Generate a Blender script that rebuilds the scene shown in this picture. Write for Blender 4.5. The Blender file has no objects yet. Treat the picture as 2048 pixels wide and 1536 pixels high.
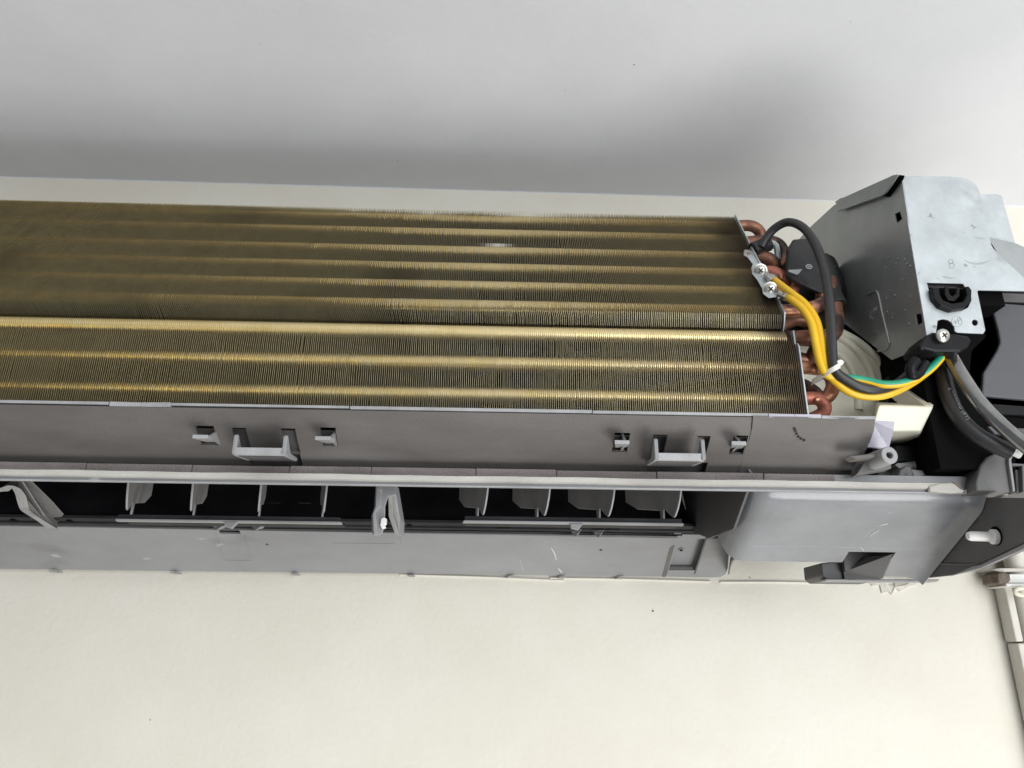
import bpy, bmesh, math, random
from mathutils import Vector, Matrix
random.seed(7)
S = bpy.context.scene
COL = S.collection
# ------------------------------------------------------------------ camera
FPX, YAW, PITCH, ROLL = 1480.0, math.radians(1.41), math.radians(20.0), 0.0092
Fv = Vector((math.sin(YAW)*math.cos(PITCH), math.cos(YAW)*math.cos(PITCH), math.sin(PITCH)))
R0 = Vector((math.cos(YAW), -math.sin(YAW), 0)); U0 = R0.cross(Fv)
Rv = R0*math.cos(ROLL) + U0*math.sin(ROLL); Uv = U0*math.cos(ROLL) - R0*math.sin(ROLL)
cd = bpy.data.cameras.new('camera'); cam = bpy.data.objects.new('camera', cd); COL.objects.link(cam)
cd.sensor_width = 36.0; cd.lens = 36.0*FPX/2048.0; cd.clip_start = 0.01; cd.clip_end = 50
M = Matrix((Rv, Uv, -Fv)).transposed().to_4x4(); cam.matrix_world = M
S.camera = cam
# ------------------------------------------------------------------ light (indoors: soft daylight from a window at the right, bounce from the room)
W = bpy.data.worlds.new('World'); S.world = W; W.use_nodes = True
W.node_tree.nodes['Background'].inputs[0].default_value = (0.91, 0.95, 1.0, 1)
W.node_tree.nodes['Background'].inputs[1].default_value = 0.26
def area(name, loc, target, sx, sy, power, col):
    l = bpy.data.lights.new(name, 'AREA'); l.shape = 'RECTANGLE'; l.size = sx; l.size_y = sy; l.energy = power; l.color = col
    o = bpy.data.objects.new(name, l); COL.objects.link(o); o.location = loc
    o.rotation_euler = (Vector(target)-Vector(loc)).to_track_quat('-Z', 'Y').to_euler()
    return o
area('window_light', (0.95, -1.45, -0.05), (0.05, 0.5, 0.2), 1.2, 1.1, 27.5, (0.94, 0.975, 1.0))
area('floor_bounce', (0.95, -0.50, -1.40), (0.1, 0.35, 0.3), 1.1, 1.0, 29, (0.99, 0.98, 0.965))
S.view_settings.view_transform = 'Standard'; S.view_settings.look = 'None'; S.view_settings.gamma = 1; S.view_settings.exposure = 0.0
S.view_settings.use_curve_mapping = False

# ------------------------------------------------------------------ pixel -> place
def ray(px, py): return Fv + Rv*((px-1024)/FPX) - Uv*((py-768)/FPX)
def P(px, py, y): d = ray(px, py); return d*(y/d.y)
def PX(px, py, x): d = ray(px, py); return d*(x/d.x)
def PPL(px, py, o, n): d = ray(px, py); return d*(Vector(o).dot(n)/d.dot(n))

# ------------------------------------------------------------------ materials
def lin(c):
    return tuple(((v/255.0)/12.92 if v/255.0 <= 0.04045 else ((v/255.0+0.055)/1.055)**2.4) for v in c)
def mat(name, c1, c2=None, scale=30, rough=0.5, metal=0.0, bump=0.0, bscale=400, rvar=0.0, detail=4, spec=0.5, coat=0.0, lo=0.35, hi=0.65, stretch=None, spots=None, sss=0.0, aniso=0):
    """c1, c2: linear base colours mixed by noise; spots: (colour, scale, threshold)"""
    m = bpy.data.materials.new(name); m.use_nodes = True
    nt = m.node_tree; N = nt.nodes; L = nt.links; b = N['Principled BSDF']
    b.inputs['Roughness'].default_value = rough; b.inputs['Metallic'].default_value = metal
    b.inputs['Specular IOR Level'].default_value = spec
    if coat: b.inputs['Coat Weight'].default_value = coat; b.inputs['Coat Roughness'].default_value = 0.15
    if sss: b.inputs['Subsurface Weight'].default_value = sss; b.inputs['Subsurface Radius'].default_value = (.01, .008, .005); b.inputs['Subsurface Scale'].default_value = .3
    tc = N.new('ShaderNodeTexCoord'); vec = tc.outputs['Object']
    if stretch:
        mp = N.new('ShaderNodeMapping'); mp.inputs['Scale'].default_value = stretch; L.new(vec, mp.inputs[0]); svec = mp.outputs[0]
    else: svec = vec
    col = None
    if c2 is None: b.inputs['Base Color'].default_value = (*c1, 1)
    else:
        n = N.new('ShaderNodeTexNoise'); n.inputs['Scale'].default_value = scale; n.inputs['Detail'].default_value = detail; n.inputs['Roughness'].default_value = 0.65
        L.new(svec, n.inputs['Vector'])
        r = N.new('ShaderNodeValToRGB'); r.color_ramp.elements[0].position = lo; r.color_ramp.elements[1].position = hi
        r.color_ramp.elements[0].color = (*c1, 1); r.color_ramp.elements[1].color = (*c2, 1)
        L.new(n.outputs['Fac'], r.inputs[0]); col = r.outputs[0]
        if rvar:
            mr = N.new('ShaderNodeMapRange'); mr.inputs['To Min'].default_value = rough-rvar; mr.inputs['To Max'].default_value = rough+rvar
            L.new(n.outputs['Fac'], mr.inputs[0]); L.new(mr.outputs[0], b.inputs['Roughness'])
    for sp in (spots or []):
        sc, scl, th, soft = sp
        n = N.new('ShaderNodeTexNoise'); n.inputs['Scale'].default_value = scl; n.inputs['Detail'].default_value = 3
        L.new(svec, n.inputs['Vector'])
        mr = N.new('ShaderNodeMapRange'); mr.inputs['From Min'].default_value = th; mr.inputs['From Max'].default_value = th+soft
        L.new(n.outputs['Fac'], mr.inputs[0])
        mx = N.new('ShaderNodeMix'); mx.data_type = 'RGBA'; L.new(mr.outputs[0], mx.inputs[0])
        if col: L.new(col, mx.inputs[6])
        else: mx.inputs[6].default_value = (*c1, 1)
        mx.inputs[7].default_value = (*sc, 1); col = mx.outputs[2]
    if col: L.new(col, b.inputs['Base Color'])
    if bump:
        n = N.new('ShaderNodeTexNoise'); n.inputs['Scale'].default_value = bscale; n.inputs['Detail'].default_value = 3
        L.new(vec, n.inputs['Vector'])
        bp = N.new('ShaderNodeBump'); bp.inputs['Strength'].default_value = bump; bp.inputs['Distance'].default_value = 0.002
        L.new(n.outputs['Fac'], bp.inputs['Height']); L.new(bp.outputs[0], b.inputs['Normal'])
    return m
MT = {}
MT['wall'] = mat('wall_paint', (.735, .695, .60), (.79, .755, .668), 7, .75, bump=.14, bscale=230, spots=[((.69, .645, .545), 3.2, .62, .12)])
MT['ceiling'] = mat('ceiling_paint', (.74, .745, .765), (.80, .805, .825), 5, .8, bump=.10, bscale=170, spots=[((.46, .46, .47), 21, .735, .05)])
MT['grey'] = mat('grey_plastic', (.235, .235, .24), (.28, .28, .288), 14, .42, bump=.05, bscale=900, rvar=.08, spots=[((.42, .42, .43), 60, .73, .05)])
MT['grey_lower'] = mat('grey_plastic_panel', (.225, .224, .225), (.305, .304, .306), 11, .42, bump=.12, bscale=1100, rvar=.12, detail=9, stretch=(.55, 1, 1), spots=[((.17, .165, .16), 19, .63, .12), ((.50, .50, .51), 60, .70, .05)])
MT['gloss'] = mat('satin_grey_plastic', (.195, .20, .212), (.27, .276, .29), 13, .24, bump=.04, bscale=600, rvar=.12, detail=9, spots=[((.155, .152, .15), 24, .62, .12)])
MT['dusty'] = mat('dusty_grey_plastic', (.098, .088, .081), (.138, .126, .118), 26, .58, bump=.22, bscale=1500, rvar=.1, detail=7, stretch=(.35, 1, 1), spots=[((.18, .170, .164), 17, .62, .14), ((.10, .09, .088), 40, .72, .07)])
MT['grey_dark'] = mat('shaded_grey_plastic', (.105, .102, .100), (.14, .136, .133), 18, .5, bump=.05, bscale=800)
MT['edge'] = mat('pale_plastic_edge', (.29, .29, .295), (.39, .39, .395), 60, .45)
MT['dark'] = mat('dark_plastic', (.075, .072, .073), (.10, .096, .097), 25, .5, bump=.05, bscale=900)
MT['duct'] = mat('dark_duct_plastic', (.016, .016, .018), (.030, .029, .032), 30, .6, spec=.2)  # near-black plastic for the outlet duct and pieces round it
MT['black'] = mat('black_plastic', (.008, .008, .009), (.014, .014, .015), 30, .34, spec=.15)
MT['void'] = mat('void_black', (.005, .005, .005), None, rough=.8, spec=.05)  # near-black for the rotor space, also put in holes and gaps as their shade
MT['vane'] = mat('vane_plastic', (.235, .23, .23), (.30, .295, .295), 40, .45, bump=.04, bscale=900)
MT['foam_light'] = mat('pale_foam', (.40, .385, .35), (.54, .525, .485), 55, .9, bump=.18, bscale=900, stretch=(.25, 1, 1), detail=8)
MT['foam_dark'] = mat('dusty_foam', (.15, .13, .125), (.235, .21, .20), 70, .9, bump=.5, bscale=1100, stretch=(.3, 1, 1), detail=8)
MT['foam_black'] = mat('black_foam', (.016, .016, .017), (.034, .034, .035), 60, .62, bump=.35, bscale=260)
MT['fin'] = mat('gold_coated_fin', (.32, .245, .07), (.41, .315, .105), 90, .36, metal=.8, spots=[((.20, .15, .06), 13, .56, .22)])
MT['fin_edge'] = mat('fin_cut_edge', (.50, .44, .28), (.70, .62, .42), 300, .42, metal=.7, spots=[((.28, .23, .15), 13, .56, .22)])
MT['collar'] = mat('gold_tube_collar', (.78, .62, .29), (.87, .72, .40), 40, .36, metal=.7)
MT['copper'] = mat('oxidised_copper', (.42, .19, .11), (.62, .32, .20), 95, .42, metal=.75, rvar=.12, bump=.1, bscale=500, spots=[((.11, .055, .05), 70, .53, .1), ((.45, .10, .08), 40, .66, .08)])
MT['copper_dark'] = mat('dark_copper', (.20, .095, .065), (.36, .175, .115), 95, .5, metal=.65, rvar=.12, bump=.1, bscale=500, spots=[((.06, .04, .04), 60, .52, .1)])
MT['copper_red'] = mat('red_brazed_copper', (.42, .12, .085), (.52, .22, .15), 90, .45, metal=.45, bump=.1, bscale=500, spots=[((.30, .27, .2), 80, .64, .05)])
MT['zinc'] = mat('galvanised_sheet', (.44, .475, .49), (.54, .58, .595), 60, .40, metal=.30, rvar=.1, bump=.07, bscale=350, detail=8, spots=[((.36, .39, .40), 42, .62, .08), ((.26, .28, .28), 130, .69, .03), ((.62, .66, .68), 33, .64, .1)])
MT['zinc_dark'] = mat('galvanised_shaded', (.34, .36, .362), (.41, .43, .432), 45, .34, metal=.5, rvar=.08, bump=.03, bscale=250, spots=[((.48, .50, .50), 190, .72, .04)])  # darker copy of the zinc, shade of the left face put into its colour
MT['steel'] = mat('zinc_plated_screw', (.42, .41, .37), (.62, .61, .57), 220, .36, metal=.8)
MT['cream'] = mat('cream_plastic', (.74, .72, .58), (.80, .78, .66), 30, .38, sss=.12, bump=.06, bscale=200, spots=[((.55, .52, .38), 55, .68, .08)])
MT['yellow'] = mat('yellow_insulation', (.80, .46, .012), (.86, .53, .02), 50, .38, spots=[((.40, .23, .02), 180, .68, .05)])
MT['green'] = mat('green_insulation', (.015, .30, .17), (.02, .36, .21), 60, .4)
MT['cable'] = mat('black_sleeve', (.020, .020, .021), (.032, .032, .033), 80, .42, bump=.05, bscale=700)
MT['tie'] = mat('nylon_tie', (.75, .74, .66), (.82, .81, .74), 60, .4, sss=.1)
MT['silver'] = mat('clear_sleeved_cable', (.07, .07, .07), (.26, .26, .255), 25, .16, metal=.8, coat=.9)
MT['white'] = mat('white_plastic', (.72, .71, .68), (.80, .79, .76), 40, .4)
MT['print'] = mat('white_print', (.42, .43, .45), None, rough=.6)
MT['emboss'] = mat('stamped_mark', (.36, .385, .395), None, rough=.5, metal=.3)
MT['panelgrey'] = mat('smoked_panel', (.075, .078, .085), (.085, .088, .096), 20, .30, bump=.01, bscale=200)
MT['lavender'] = mat('lavender_tape', (.40, .39, .45), (.47, .46, .52), 60, .5, bump=.1, bscale=150)
MT['trunk'] = mat('pvc_trunking', (.60, .57, .50), (.70, .67, .60), 20, .5, spots=[((.42, .36, .28), 25, .64, .1)])
MT['rust'] = mat('weathered_metal', (.10, .075, .055), (.20, .16, .13), 120, .8, bump=.4, bscale=500)
MT['flake'] = mat('bare_plaster', (.60, .56, .49), (.70, .67, .60), 120, .9, bump=.4, bscale=500)
MT['red'] = mat('red_insulation', (.45, .03, .03), None, rough=.4)
MT['purple'] = mat('purple_insulation', (.09, .08, .22), None, rough=.4)
MT['speck'] = mat('dirt_speck', (.05, .045, .04), None, rough=.9)
MT['chalk'] = mat('dried_glue', (.46, .46, .47), (.54, .54, .55), 200, .7)

def end_stain(m, x0, x1, col, k):      # brown corrosion creeping in from the coil's right end
    nt = m.node_tree; N = nt.nodes; L = nt.links; b = N['Principled BSDF']; src = b.inputs['Base Color'].links[0].from_socket
    tc = N.new('ShaderNodeTexCoord'); sx = N.new('ShaderNodeSeparateXYZ'); L.new(tc.outputs['Object'], sx.inputs[0])
    n = N.new('ShaderNodeTexNoise'); n.inputs['Scale'].default_value = 55; L.new(tc.outputs['Object'], n.inputs['Vector'])
    a = N.new('ShaderNodeMath'); a.operation = 'MULTIPLY_ADD'; a.inputs[1].default_value = .030; L.new(n.outputs['Fac'], a.inputs[0]); L.new(sx.outputs[0], a.inputs[2])
    mr = N.new('ShaderNodeMapRange'); mr.inputs['From Min'].default_value = x0+.015; mr.inputs['From Max'].default_value = x1+.015; mr.inputs['To Max'].default_value = k; L.new(a.outputs[0], mr.inputs[0])
    mx = N.new('ShaderNodeMix'); mx.data_type = 'RGBA'; L.new(mr.outputs[0], mx.inputs[0]); L.new(src, mx.inputs[6]); mx.inputs[7].default_value = (*col, 1); L.new(mx.outputs[2], b.inputs['Base Color'])
for k_ in ('fin', 'fin_edge', 'collar'): end_stain(MT[k_], .148, .170, (.09, .055, .04), .8)

# ------------------------------------------------------------------ mesh helpers
class MB:
    def __init__(s): s.v = []; s.f = []; s.m = []
    def add(s, vs, fs, mi=0):
        o = len(s.v); s.v += [tuple(v) for v in vs]
        s.f += [tuple(i+o for i in f) for f in fs]; s.m += [mi]*len(fs); return s
    def hexa(s, a, b, mi=0):        # two matching quads
        return s.add(list(a)+list(b), [(3, 2, 1, 0), (4, 5, 6, 7), (0, 1, 5, 4), (1, 2, 6, 5), (2, 3, 7, 6), (3, 0, 4, 7)], mi)
    def box(s, x0, x1, y0, y1, z0, z1, mi=0):
        return s.hexa([(x0, y0, z0), (x1, y0, z0), (x1, y0, z1), (x0, y0, z1)], [(x0, y1, z0), (x1, y1, z0), (x1, y1, z1), (x0, y1, z1)], mi)
    def ext(s, pts, vec, mi=0):     # polygon + extrusion vector
        n = len(pts); vec = Vector(vec); a = [Vector(p) for p in pts]; b = [p+vec for p in a]
        return s.add(a+b, [tuple(range(n-1, -1, -1)), tuple(range(n, 2*n))]+[(i, (i+1) % n, n+(i+1) % n, n+i) for i in range(n)], mi)
    def tube(s, pts, r, sides=12, sub=6, mi=0, cap=True, mfun=None, flat=None):
        path = smooth([Vector(p) for p in pts], sub); n = len(path); fr = None
        rad = r if callable(r) else (lambda t: r)
        vs = []; up = Vector((0, 0, 1))
        T = (path[1]-path[0]).normalized()
        nrm = T.orthogonal().normalized()
        c = Vector((0, -1, 0)); c = c - T*c.dot(T)
        if c.length > 1e-3: nrm = c.normalized()
        for i, p in enumerate(path):
            t = (path[min(i+1, n-1)]-path[max(i-1, 0)]).normalized()
            nrm = (nrm - t*nrm.dot(t)).normalized(); bi = t.cross(nrm)
            for k in range(sides):
                a = 2*math.pi*k/sides; vs.append(p + (nrm*math.cos(a)+bi*math.sin(a))*rad(i/(n-1)))
        fs = []; ms = []
        for i in range(n-1):
            for k in range(sides):
                k2 = (k+1) % sides; fs.append((i*sides+k, i*sides+k2, (i+1)*sides+k2, (i+1)*sides+k))
                ms.append(mfun(k, i/(n-1)) if mfun else mi)
        o = len(s.v); s.v += [tuple(v) for v in vs]; s.f += [tuple(j+o for j in f) for f in fs]; s.m += ms
        if cap:
            s.f += [tuple(o+k for k in range(sides-1, -1, -1)), tuple(o+(n-1)*sides+k for k in range(sides))]; s.m += [mi, mi]
        return s
    def lathe(s, c, ax, prof, sides=40, mi=0, a0=0, a1=2*math.pi):
        ax = Vector(ax).normalized(); u = ax.orthogonal().normalized(); w = ax.cross(u); c = Vector(c); n = len(prof)
        vs = [c+ax*h+(u*math.cos(a)+w*math.sin(a))*r for a in [a0+(a1-a0)*k/sides for k in range(sides)] for (r, h) in prof]
        fs = [(k*n+i, k*n+i+1, ((k+1) % sides)*n+i+1, ((k+1) % sides)*n+i) for k in range(sides) for i in range(n-1)]
        return s.add(vs, fs, mi)
    def sheet(s, prof, x0, x1, xs=1, mi=0):      # (y, z) profile swept along x, single skin
        cols = [x0+(x1-x0)*i/xs for i in range(xs+1)]; n = len(prof)
        vs = [(x, y, z) for x in cols for (y, z) in prof]
        return s.add(vs, [(i*n+j, i*n+j+1, (i+1)*n+j+1, (i+1)*n+j) for i in range(xs) for j in range(n-1)], mi)
    def prism(s, prof, x0, x1, mi=0):
        return s.ext([(x0, y, z) for y, z in prof], (x1-x0, 0, 0), mi)
    def build(s, name, mats, parent=None, smooth_=False, bevel=0.0, solid=0.0, seg=2, autos=35):
        me = bpy.data.meshes.new(name); me.from_pydata(s.v, [], s.f); me.update()
        if not isinstance(mats, (list, tuple)): mats = [mats]
        for m in mats: me.materials.append(MT[m])
        if len(mats) > 1: me.polygons.foreach_set('material_index', s.m)
        bm = bmesh.new(); bm.from_mesh(me); bmesh.ops.recalc_face_normals(bm, faces=bm.faces); bm.to_mesh(me); bm.free()
        if smooth_:
            me.polygons.foreach_set('use_smooth', [True]*len(me.polygons)); me.set_sharp_from_angle(angle=math.radians(autos))
        return link(name, me, parent, bevel, solid, seg)
def smooth(p, sub):
    if sub <= 1 or len(p) < 3: return p
    out = []
    q = [p[0]*2-p[1]]+p+[p[-1]*2-p[-2]]
    for i in range(1, len(q)-2):
        a, b, c, d = q[i-1], q[i], q[i+1], q[i+2]
        for k in range(sub):
            t = k/sub
            out.append(((b*2)+(c-a)*t+(a*2-b*5+c*4-d)*t*t+(b*3-a-c*3+d)*t**3)*0.5)
    return out+[p[-1]]
def link(name, me, parent=None, bevel=0, solid=0, seg=2):
    o = bpy.data.objects.new(name, me); COL.objects.link(o)
    if parent is not None:
        o.parent = parent; o.matrix_parent_inverse = wm(parent).inverted()
    if solid:
        m = o.modifiers.new('thickness', 'SOLIDIFY'); m.thickness = solid; m.offset = 0
        m = o.modifiers.new('crisp_rims', 'EDGE_SPLIT'); m.split_angle = math.radians(50)
    if bevel:
        m = o.modifiers.new('soft_edges', 'BEVEL'); m.width = bevel; m.segments = seg; m.limit_method = 'ANGLE'; m.angle_limit = math.radians(40); m.harden_normals = False
    return o
def wm(o): return Matrix.Translation(o.location) if o.parent is None else Matrix.Identity(4)
def empty(name, loc=(0, 0, 0), parent=None):
    o = bpy.data.objects.new(name, None); COL.objects.link(o); o.location = loc; o.empty_display_size = .02
    if parent is not None: o.parent = parent; o.matrix_parent_inverse = wm(parent).inverted(); o.location = (0, 0, 0)
    return o
def tag(o, label=None, cat=None, group=None, kind=None):
    if label: o['label'] = label
    if cat: o['category'] = cat
    if group: o['group'] = group
    if kind: o['kind'] = kind
    return o
def copy_part(o, dx, parent):
    c = o.copy(); COL.objects.link(c); c.location = o.location + Vector((dx, 0, 0)); c.parent = parent
    return c
def plate(name, outer, holes, O, A, B, thick, m, parent=None, bevel=0.0003):
    """flat sheet with holes: 2-D loops (a, b) in the plane O + a A + b B, extruded along A x B"""
    cu = bpy.data.curves.new(name, 'CURVE'); cu.dimensions = '2D'; cu.fill_mode = 'BOTH'
    K = 100.0
    for loop in [outer]+list(holes):
        sp = cu.splines.new('POLY'); sp.points.add(len(loop)-1); sp.use_cyclic_u = True
        for q, (a, b) in zip(sp.points, loop): q.co = (a*K, b*K, 0, 1)
    cu.extrude = max(thick/2-bevel, 1e-5)*K; cu.bevel_depth = bevel*K; cu.offset = -bevel*K; cu.bevel_resolution = 1
    tmp = bpy.data.objects.new('tmp', cu); COL.objects.link(tmp)
    bpy.context.view_layer.update()
    me = bpy.data.meshes.new_from_object(tmp.evaluated_get(bpy.context.evaluated_depsgraph_get())); me.name = name
    bpy.data.objects.remove(tmp); bpy.data.curves.remove(cu)
    A = Vector(A).normalized(); B = Vector(B).normalized(); N_ = A.cross(B); O = Vector(O)
    T = Matrix((A, B, N_)).transposed().to_4x4(); T.translation = O
    me.transform(T @ Matrix.Scale(1/K, 4)); me.materials.clear(); me.materials.append(MT[m])
    me.polygons.foreach_set('use_smooth', [False]*len(me.polygons))
    return link(name, me, parent)
def circ(cx, cy, r, n=16, ry=None): return [(cx+r*math.cos(2*math.pi*k/n), cy+(ry or r)*math.sin(2*math.pi*k/n)) for k in range(n)]
def yplate(name, px, holes, y, thick, m, parent=None, bevel=.0003):      # plate facing the camera side at depth y, pixel outline
    f = lambda q: [(P(a, b, y).x, P(a, b, y).z) for a, b in q]
    return plate(name, f(px), [f(h) for h in holes], (0, y+thick/2, 0), (1, 0, 0), (0, 0, 1), thick, m, parent, bevel)
def xplate(name, px, holes, x, thick, m, parent=None, bevel=.0003):      # plate facing left at x
    f = lambda q: [(PX(a, b, x).y, PX(a, b, x).z) for a, b in q]
    return plate(name, f(px), [f(h) for h in holes], (x+thick/2, 0, 0), (0, 1, 0), (0, 0, 1), thick, m, parent, bevel)

# ================================================================== SETTING
XL = -0.64
b = MB()
b.box(-3, 3, .600, .70, -1.6, .60); wall = tag(b.build('wall', 'wall'), kind='structure')
# ceiling, a little out of level against the unit
b = MB(); a0, a1 = P(0, 353, .6), P(1560, 398, .6); sl = (a1.z-a0.z)/(a1.x-a0.x); zc = lambda x: a0.z+sl*(x-a0.x)
nx, ny = 24, 1
b.hexa([(-1.8, -1.2, zc(-1.8)), (1.8, -1.2, zc(1.8)), (1.8, .64, zc(1.8)), (-1.8, .64, zc(-1.8))], [(-1.8, -1.2, zc(-1.8)+.08), (1.8, -1.2, zc(1.8)+.08), (1.8, .64, zc(1.8)+.08), (-1.8, .64, zc(-1.8)+.08)])
ceil = tag(b.build('ceiling', 'ceiling'), kind='structure')
# rough plaster ridge where the ceiling paint meets the wall
b = MB(); n = 160
for i in range(n):
    x = -.75+1.4*i/n; x2 = -.75+1.4*(i+1)/n; h = .0002+.0006*random.random()
    b.ext([(x, .5995-h*.7, zc(x)-.0001), (x, .6, zc(x)-.0001), (x, .6, zc(x)-.0005-h)], (x2-x+.0006, 0, 0))
b.build('paint_ridge', 'ceiling', wall)
# specks and chips on the wall and ceiling
sp = [(1306, 1222, 2.5), (1500, 1155, 1.5), (300, 1440, 1.3)]
b = MB()
for px, py, r in sp:
    if r:
        c = P(px, py, .5996); b.lathe(c, (0, 1, 0), [(0, -.0002), (r*.00022, -.0002), (r*.0003, .0004)], 7)
for px, py, r in [(1268, 128, 2), (795, 322, 1.6), (1130, 180, 1.2), (1700, 40, 1), (520, 90, 1)]:
    d = ray(px, py); t = zc(0)/d.z; c = d*t; c.z = zc(c.x)
    b.lathe(c, (0, 0, 1), [(0, -.0003), (r*.0002, -.0003), (r*.0003, .0004)], 7)
tag(b.build('dirt_specks', 'speck', wall), kind='stuff')
# flaking paint under the unit
fl = [(1735, 1160), (1745, 1172), (1760, 1170), (1764, 1186), (1778, 1184), (1783, 1189), (1792, 1175), (1800, 1183), (1818, 1172), (1832, 1170), (1836, 1158), (1800, 1156), (1760, 1155)]
yplate('bare_patch', fl, [], .5988, .0010, 'flake', wall, .0001)
b = MB(); b.ext([P(1783, 1189, .5985), P(1790, 1174, .596), P(1812, 1170, .595), P(1824, 1163, .5985), P(1790, 1160, .5985), P(1770, 1166, .5985)], (0, .0006, 0)); b.build('paint_flake', 'wall', wall)
# faint paint lip on the wall below the unit
b = MB()
for x0, y0, x1, y1 in [(800, 1149, 1128, 1161), (1440, 1164, 1650, 1166), (1100, 1156, 1420, 1163)]:
    p, q = P(x0, y0, .5995), P(x1, y1, .5995); b.tube([p, (p+q)/2+Vector((0, 0, .0004)), q], .0008, 6, 3)
b.build('paint_lip', 'wall', wall)

# ================================================================== AIR CONDITIONER
AC = tag(empty('air_conditioner', (-.1, .598, .057)), 'opened split air conditioner with bare gold fin coil and grey casing on the wall', 'air conditioner')

# ---------------- evaporator coil
EV = tag(empty('evaporator', parent=AC), 'gold finned evaporator coil in two stacked sections')
u = Vector((0, .5, .8660)); nrm = Vector((0, -.8660, .5)); OU = Vector((0, .400, .186)); LU = .1395
PITCHF = .00118; TH = .00008
XR = .1755
def fin_pack(name, frame, svals, wfront, depth, x0, x1, bend):
    b = MB(); n = len(svals); x = x0; i = 0
    ph = 0.0
    while x < x1:
        jit = random.gauss(0, .00003); lean = random.gauss(0, .00005); cur = random.gauss(0, .00006)
        near_end = max(0, 1-(x1-x)/.022)
        vs = []
        for s_, w_ in zip(svals, wfront):
            q = s_/svals[-1]
            dx = jit + lean*(q-.5)*2 + cur*math.sin(q*9+i*.05) + bend(x, s_)
            dxf = dx + random.gauss(0, .000035)
            f = frame(s_, w_); k = frame(s_, depth)
            vs += [(x+dxf-TH, f.y, f.z), (x+dxf+TH, f.y, f.z), (x+dx*.2-TH, k.y, k.z), (x+dx*.2+TH, k.y, k.z)]
        for j in range(n-1):
            a = j*4; c = a+4
            b.add([vs[a], vs[a+2], vs[c+2], vs[c]], [(0, 1, 2, 3)], 0)
            b.add([vs[a+1], vs[a+3], vs[c+3], vs[c+1]], [(3, 2, 1, 0)], 0)
            b.add([vs[a], vs[a+1], vs[c+1], vs[c]], [(3, 2, 1, 0)], 1)
        for a, fl_ in ((0, (0, 1, 2, 3)), ((n-1)*4, (3, 2, 1, 0))):
            b.add([vs[a], vs[a+1], vs[a+3], vs[a+2]], [fl_], 1)
        x += PITCHF*(1+random.gauss(0, .004)); i += 1
    me = bpy.data.meshes.new(name); me.from_pydata(b.v, [], b.f); me.update()
    for m in ('fin', 'fin_edge'): me.materials.append(MT[m])
    me.polygons.foreach_set('material_index', b.m)
    return tag(link(name, me, EV), kind='stuff')
fu = lambda s_, w_: OU+u*s_-nrm*w_
DENT = [[(random.uniform(-.36, .17), random.uniform(.0, L_), random.choice((-1, 1))*random.uniform(.0003, .0009), random.uniform(.0015, .006), random.uniform(.004, .014)) for _ in range(k_)] for k_, L_ in ((34, .14), (26, .066))]
def dents(x, s_, w):
    d = 0
    for dx_, ds_, a_, rx_, rs_ in DENT[w]:
        e = ((x-dx_)/rx_)**2+((s_-ds_)/rs_)**2
        if e < 5: d += a_*math.exp(-e)
    return d
def bend_u(x, s_):
    d = 0
    if s_ < .0125:
        q = (.0125-s_)/.0055
        k = max(0, min(1, (.02-x)/.16)); d += q*(.0036*k + .0005*math.sin(x*61))
    elif s_ < .026:
        q = 1-(s_-.0125)/.0135; d -= q*.0007*(math.sin(x*38)+.4)*.8
    if s_ > .130: d += .0012*(s_-.13)/.01*math.exp(-((x+.01)/.03)**2)*1.2
    return d + dents(x, s_, 0)
    return d
su = [.007, .0095, .0125, .016, .021, .028, .037, .046, .055, .065, .075, .085, .095, .105, .114, .122, .130, LU]
wu = [.0075, .0038, .0006]+[0]*15
fin_pack('upper_fin_pack', fu, su, wu, .022, -.44, XR, bend_u)
flo = lambda s_, w_: Vector((0, .400+w_, .118+s_))
def bend_l(x, s_):
    d = 0
    if s_ > .060: d -= .0007*(s_-.060)/.005
    if .046 < s_ < .056: d += .00018*math.sin(x*210)
    return d + dents(x, s_, 1)
sl_ = [0, .012, .017, .022, .027, .032, .037, .042, .046, .050, .0555, .0570, .0620, .0650, .0678]
wl_ = [0, 0, 0, 0, 0, 0, 0, 0, 0, 0, .0004, .0042, .0042, .0048, .0078]
fin_pack('lower_fin_pack', flo, sl_, wl_, .022, -.36, XR+.003, bend_l)
def tube_part(y, z, r=.0050, x1=XR):
    b = MB(); b.lathe((0, y, z), (1, 0, 0), [(0, XL), (r, XL), (r, x1), (0, x1)], 20)
    return b.build('tube', 'collar', EV, True)
for s_ in (.1365, .116, .091, .0691, .0468, .0249):
    p = OU+u*(s_-.0036)-nrm*.0062; tube_part(p.y, p.z, .0050)
for z, w in ((.1806, .0098), (.1600, .0062), (.1404, .0062)): tube_part(.400+w, z, .0052 if w > .0080 else .0050)
# end plates
b = MB()
b.ext([(XR+.0006, *fu(s_, w_).yz) for s_, w_ in ((.006, .010), (.009, .0035), (.0125, -.0012), (LU+.001, -.0012), (LU+.001, .024), (.006, .024))], (.0007, 0, 0)); b.build('end_plate', 'zinc', EV)
b = MB()
b.ext([(XR+.0036, y, z) for y, z in ((.3988, .118), (.3988, .1725), (.4005, .1747), (.4035, .1755), (.4035, .1845), (.424, .1845), (.424, .118))], (.0008, 0, 0)); b.build('end_plate', 'zinc', EV)
# dark rotor space behind the fins
b = MB(); b.prism([(.430, .122), (.430, .177), (.494, .290), (.575, .27), (.575, .122)], XL, .150); b.build('rotor_housing', 'void', AC)
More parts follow.
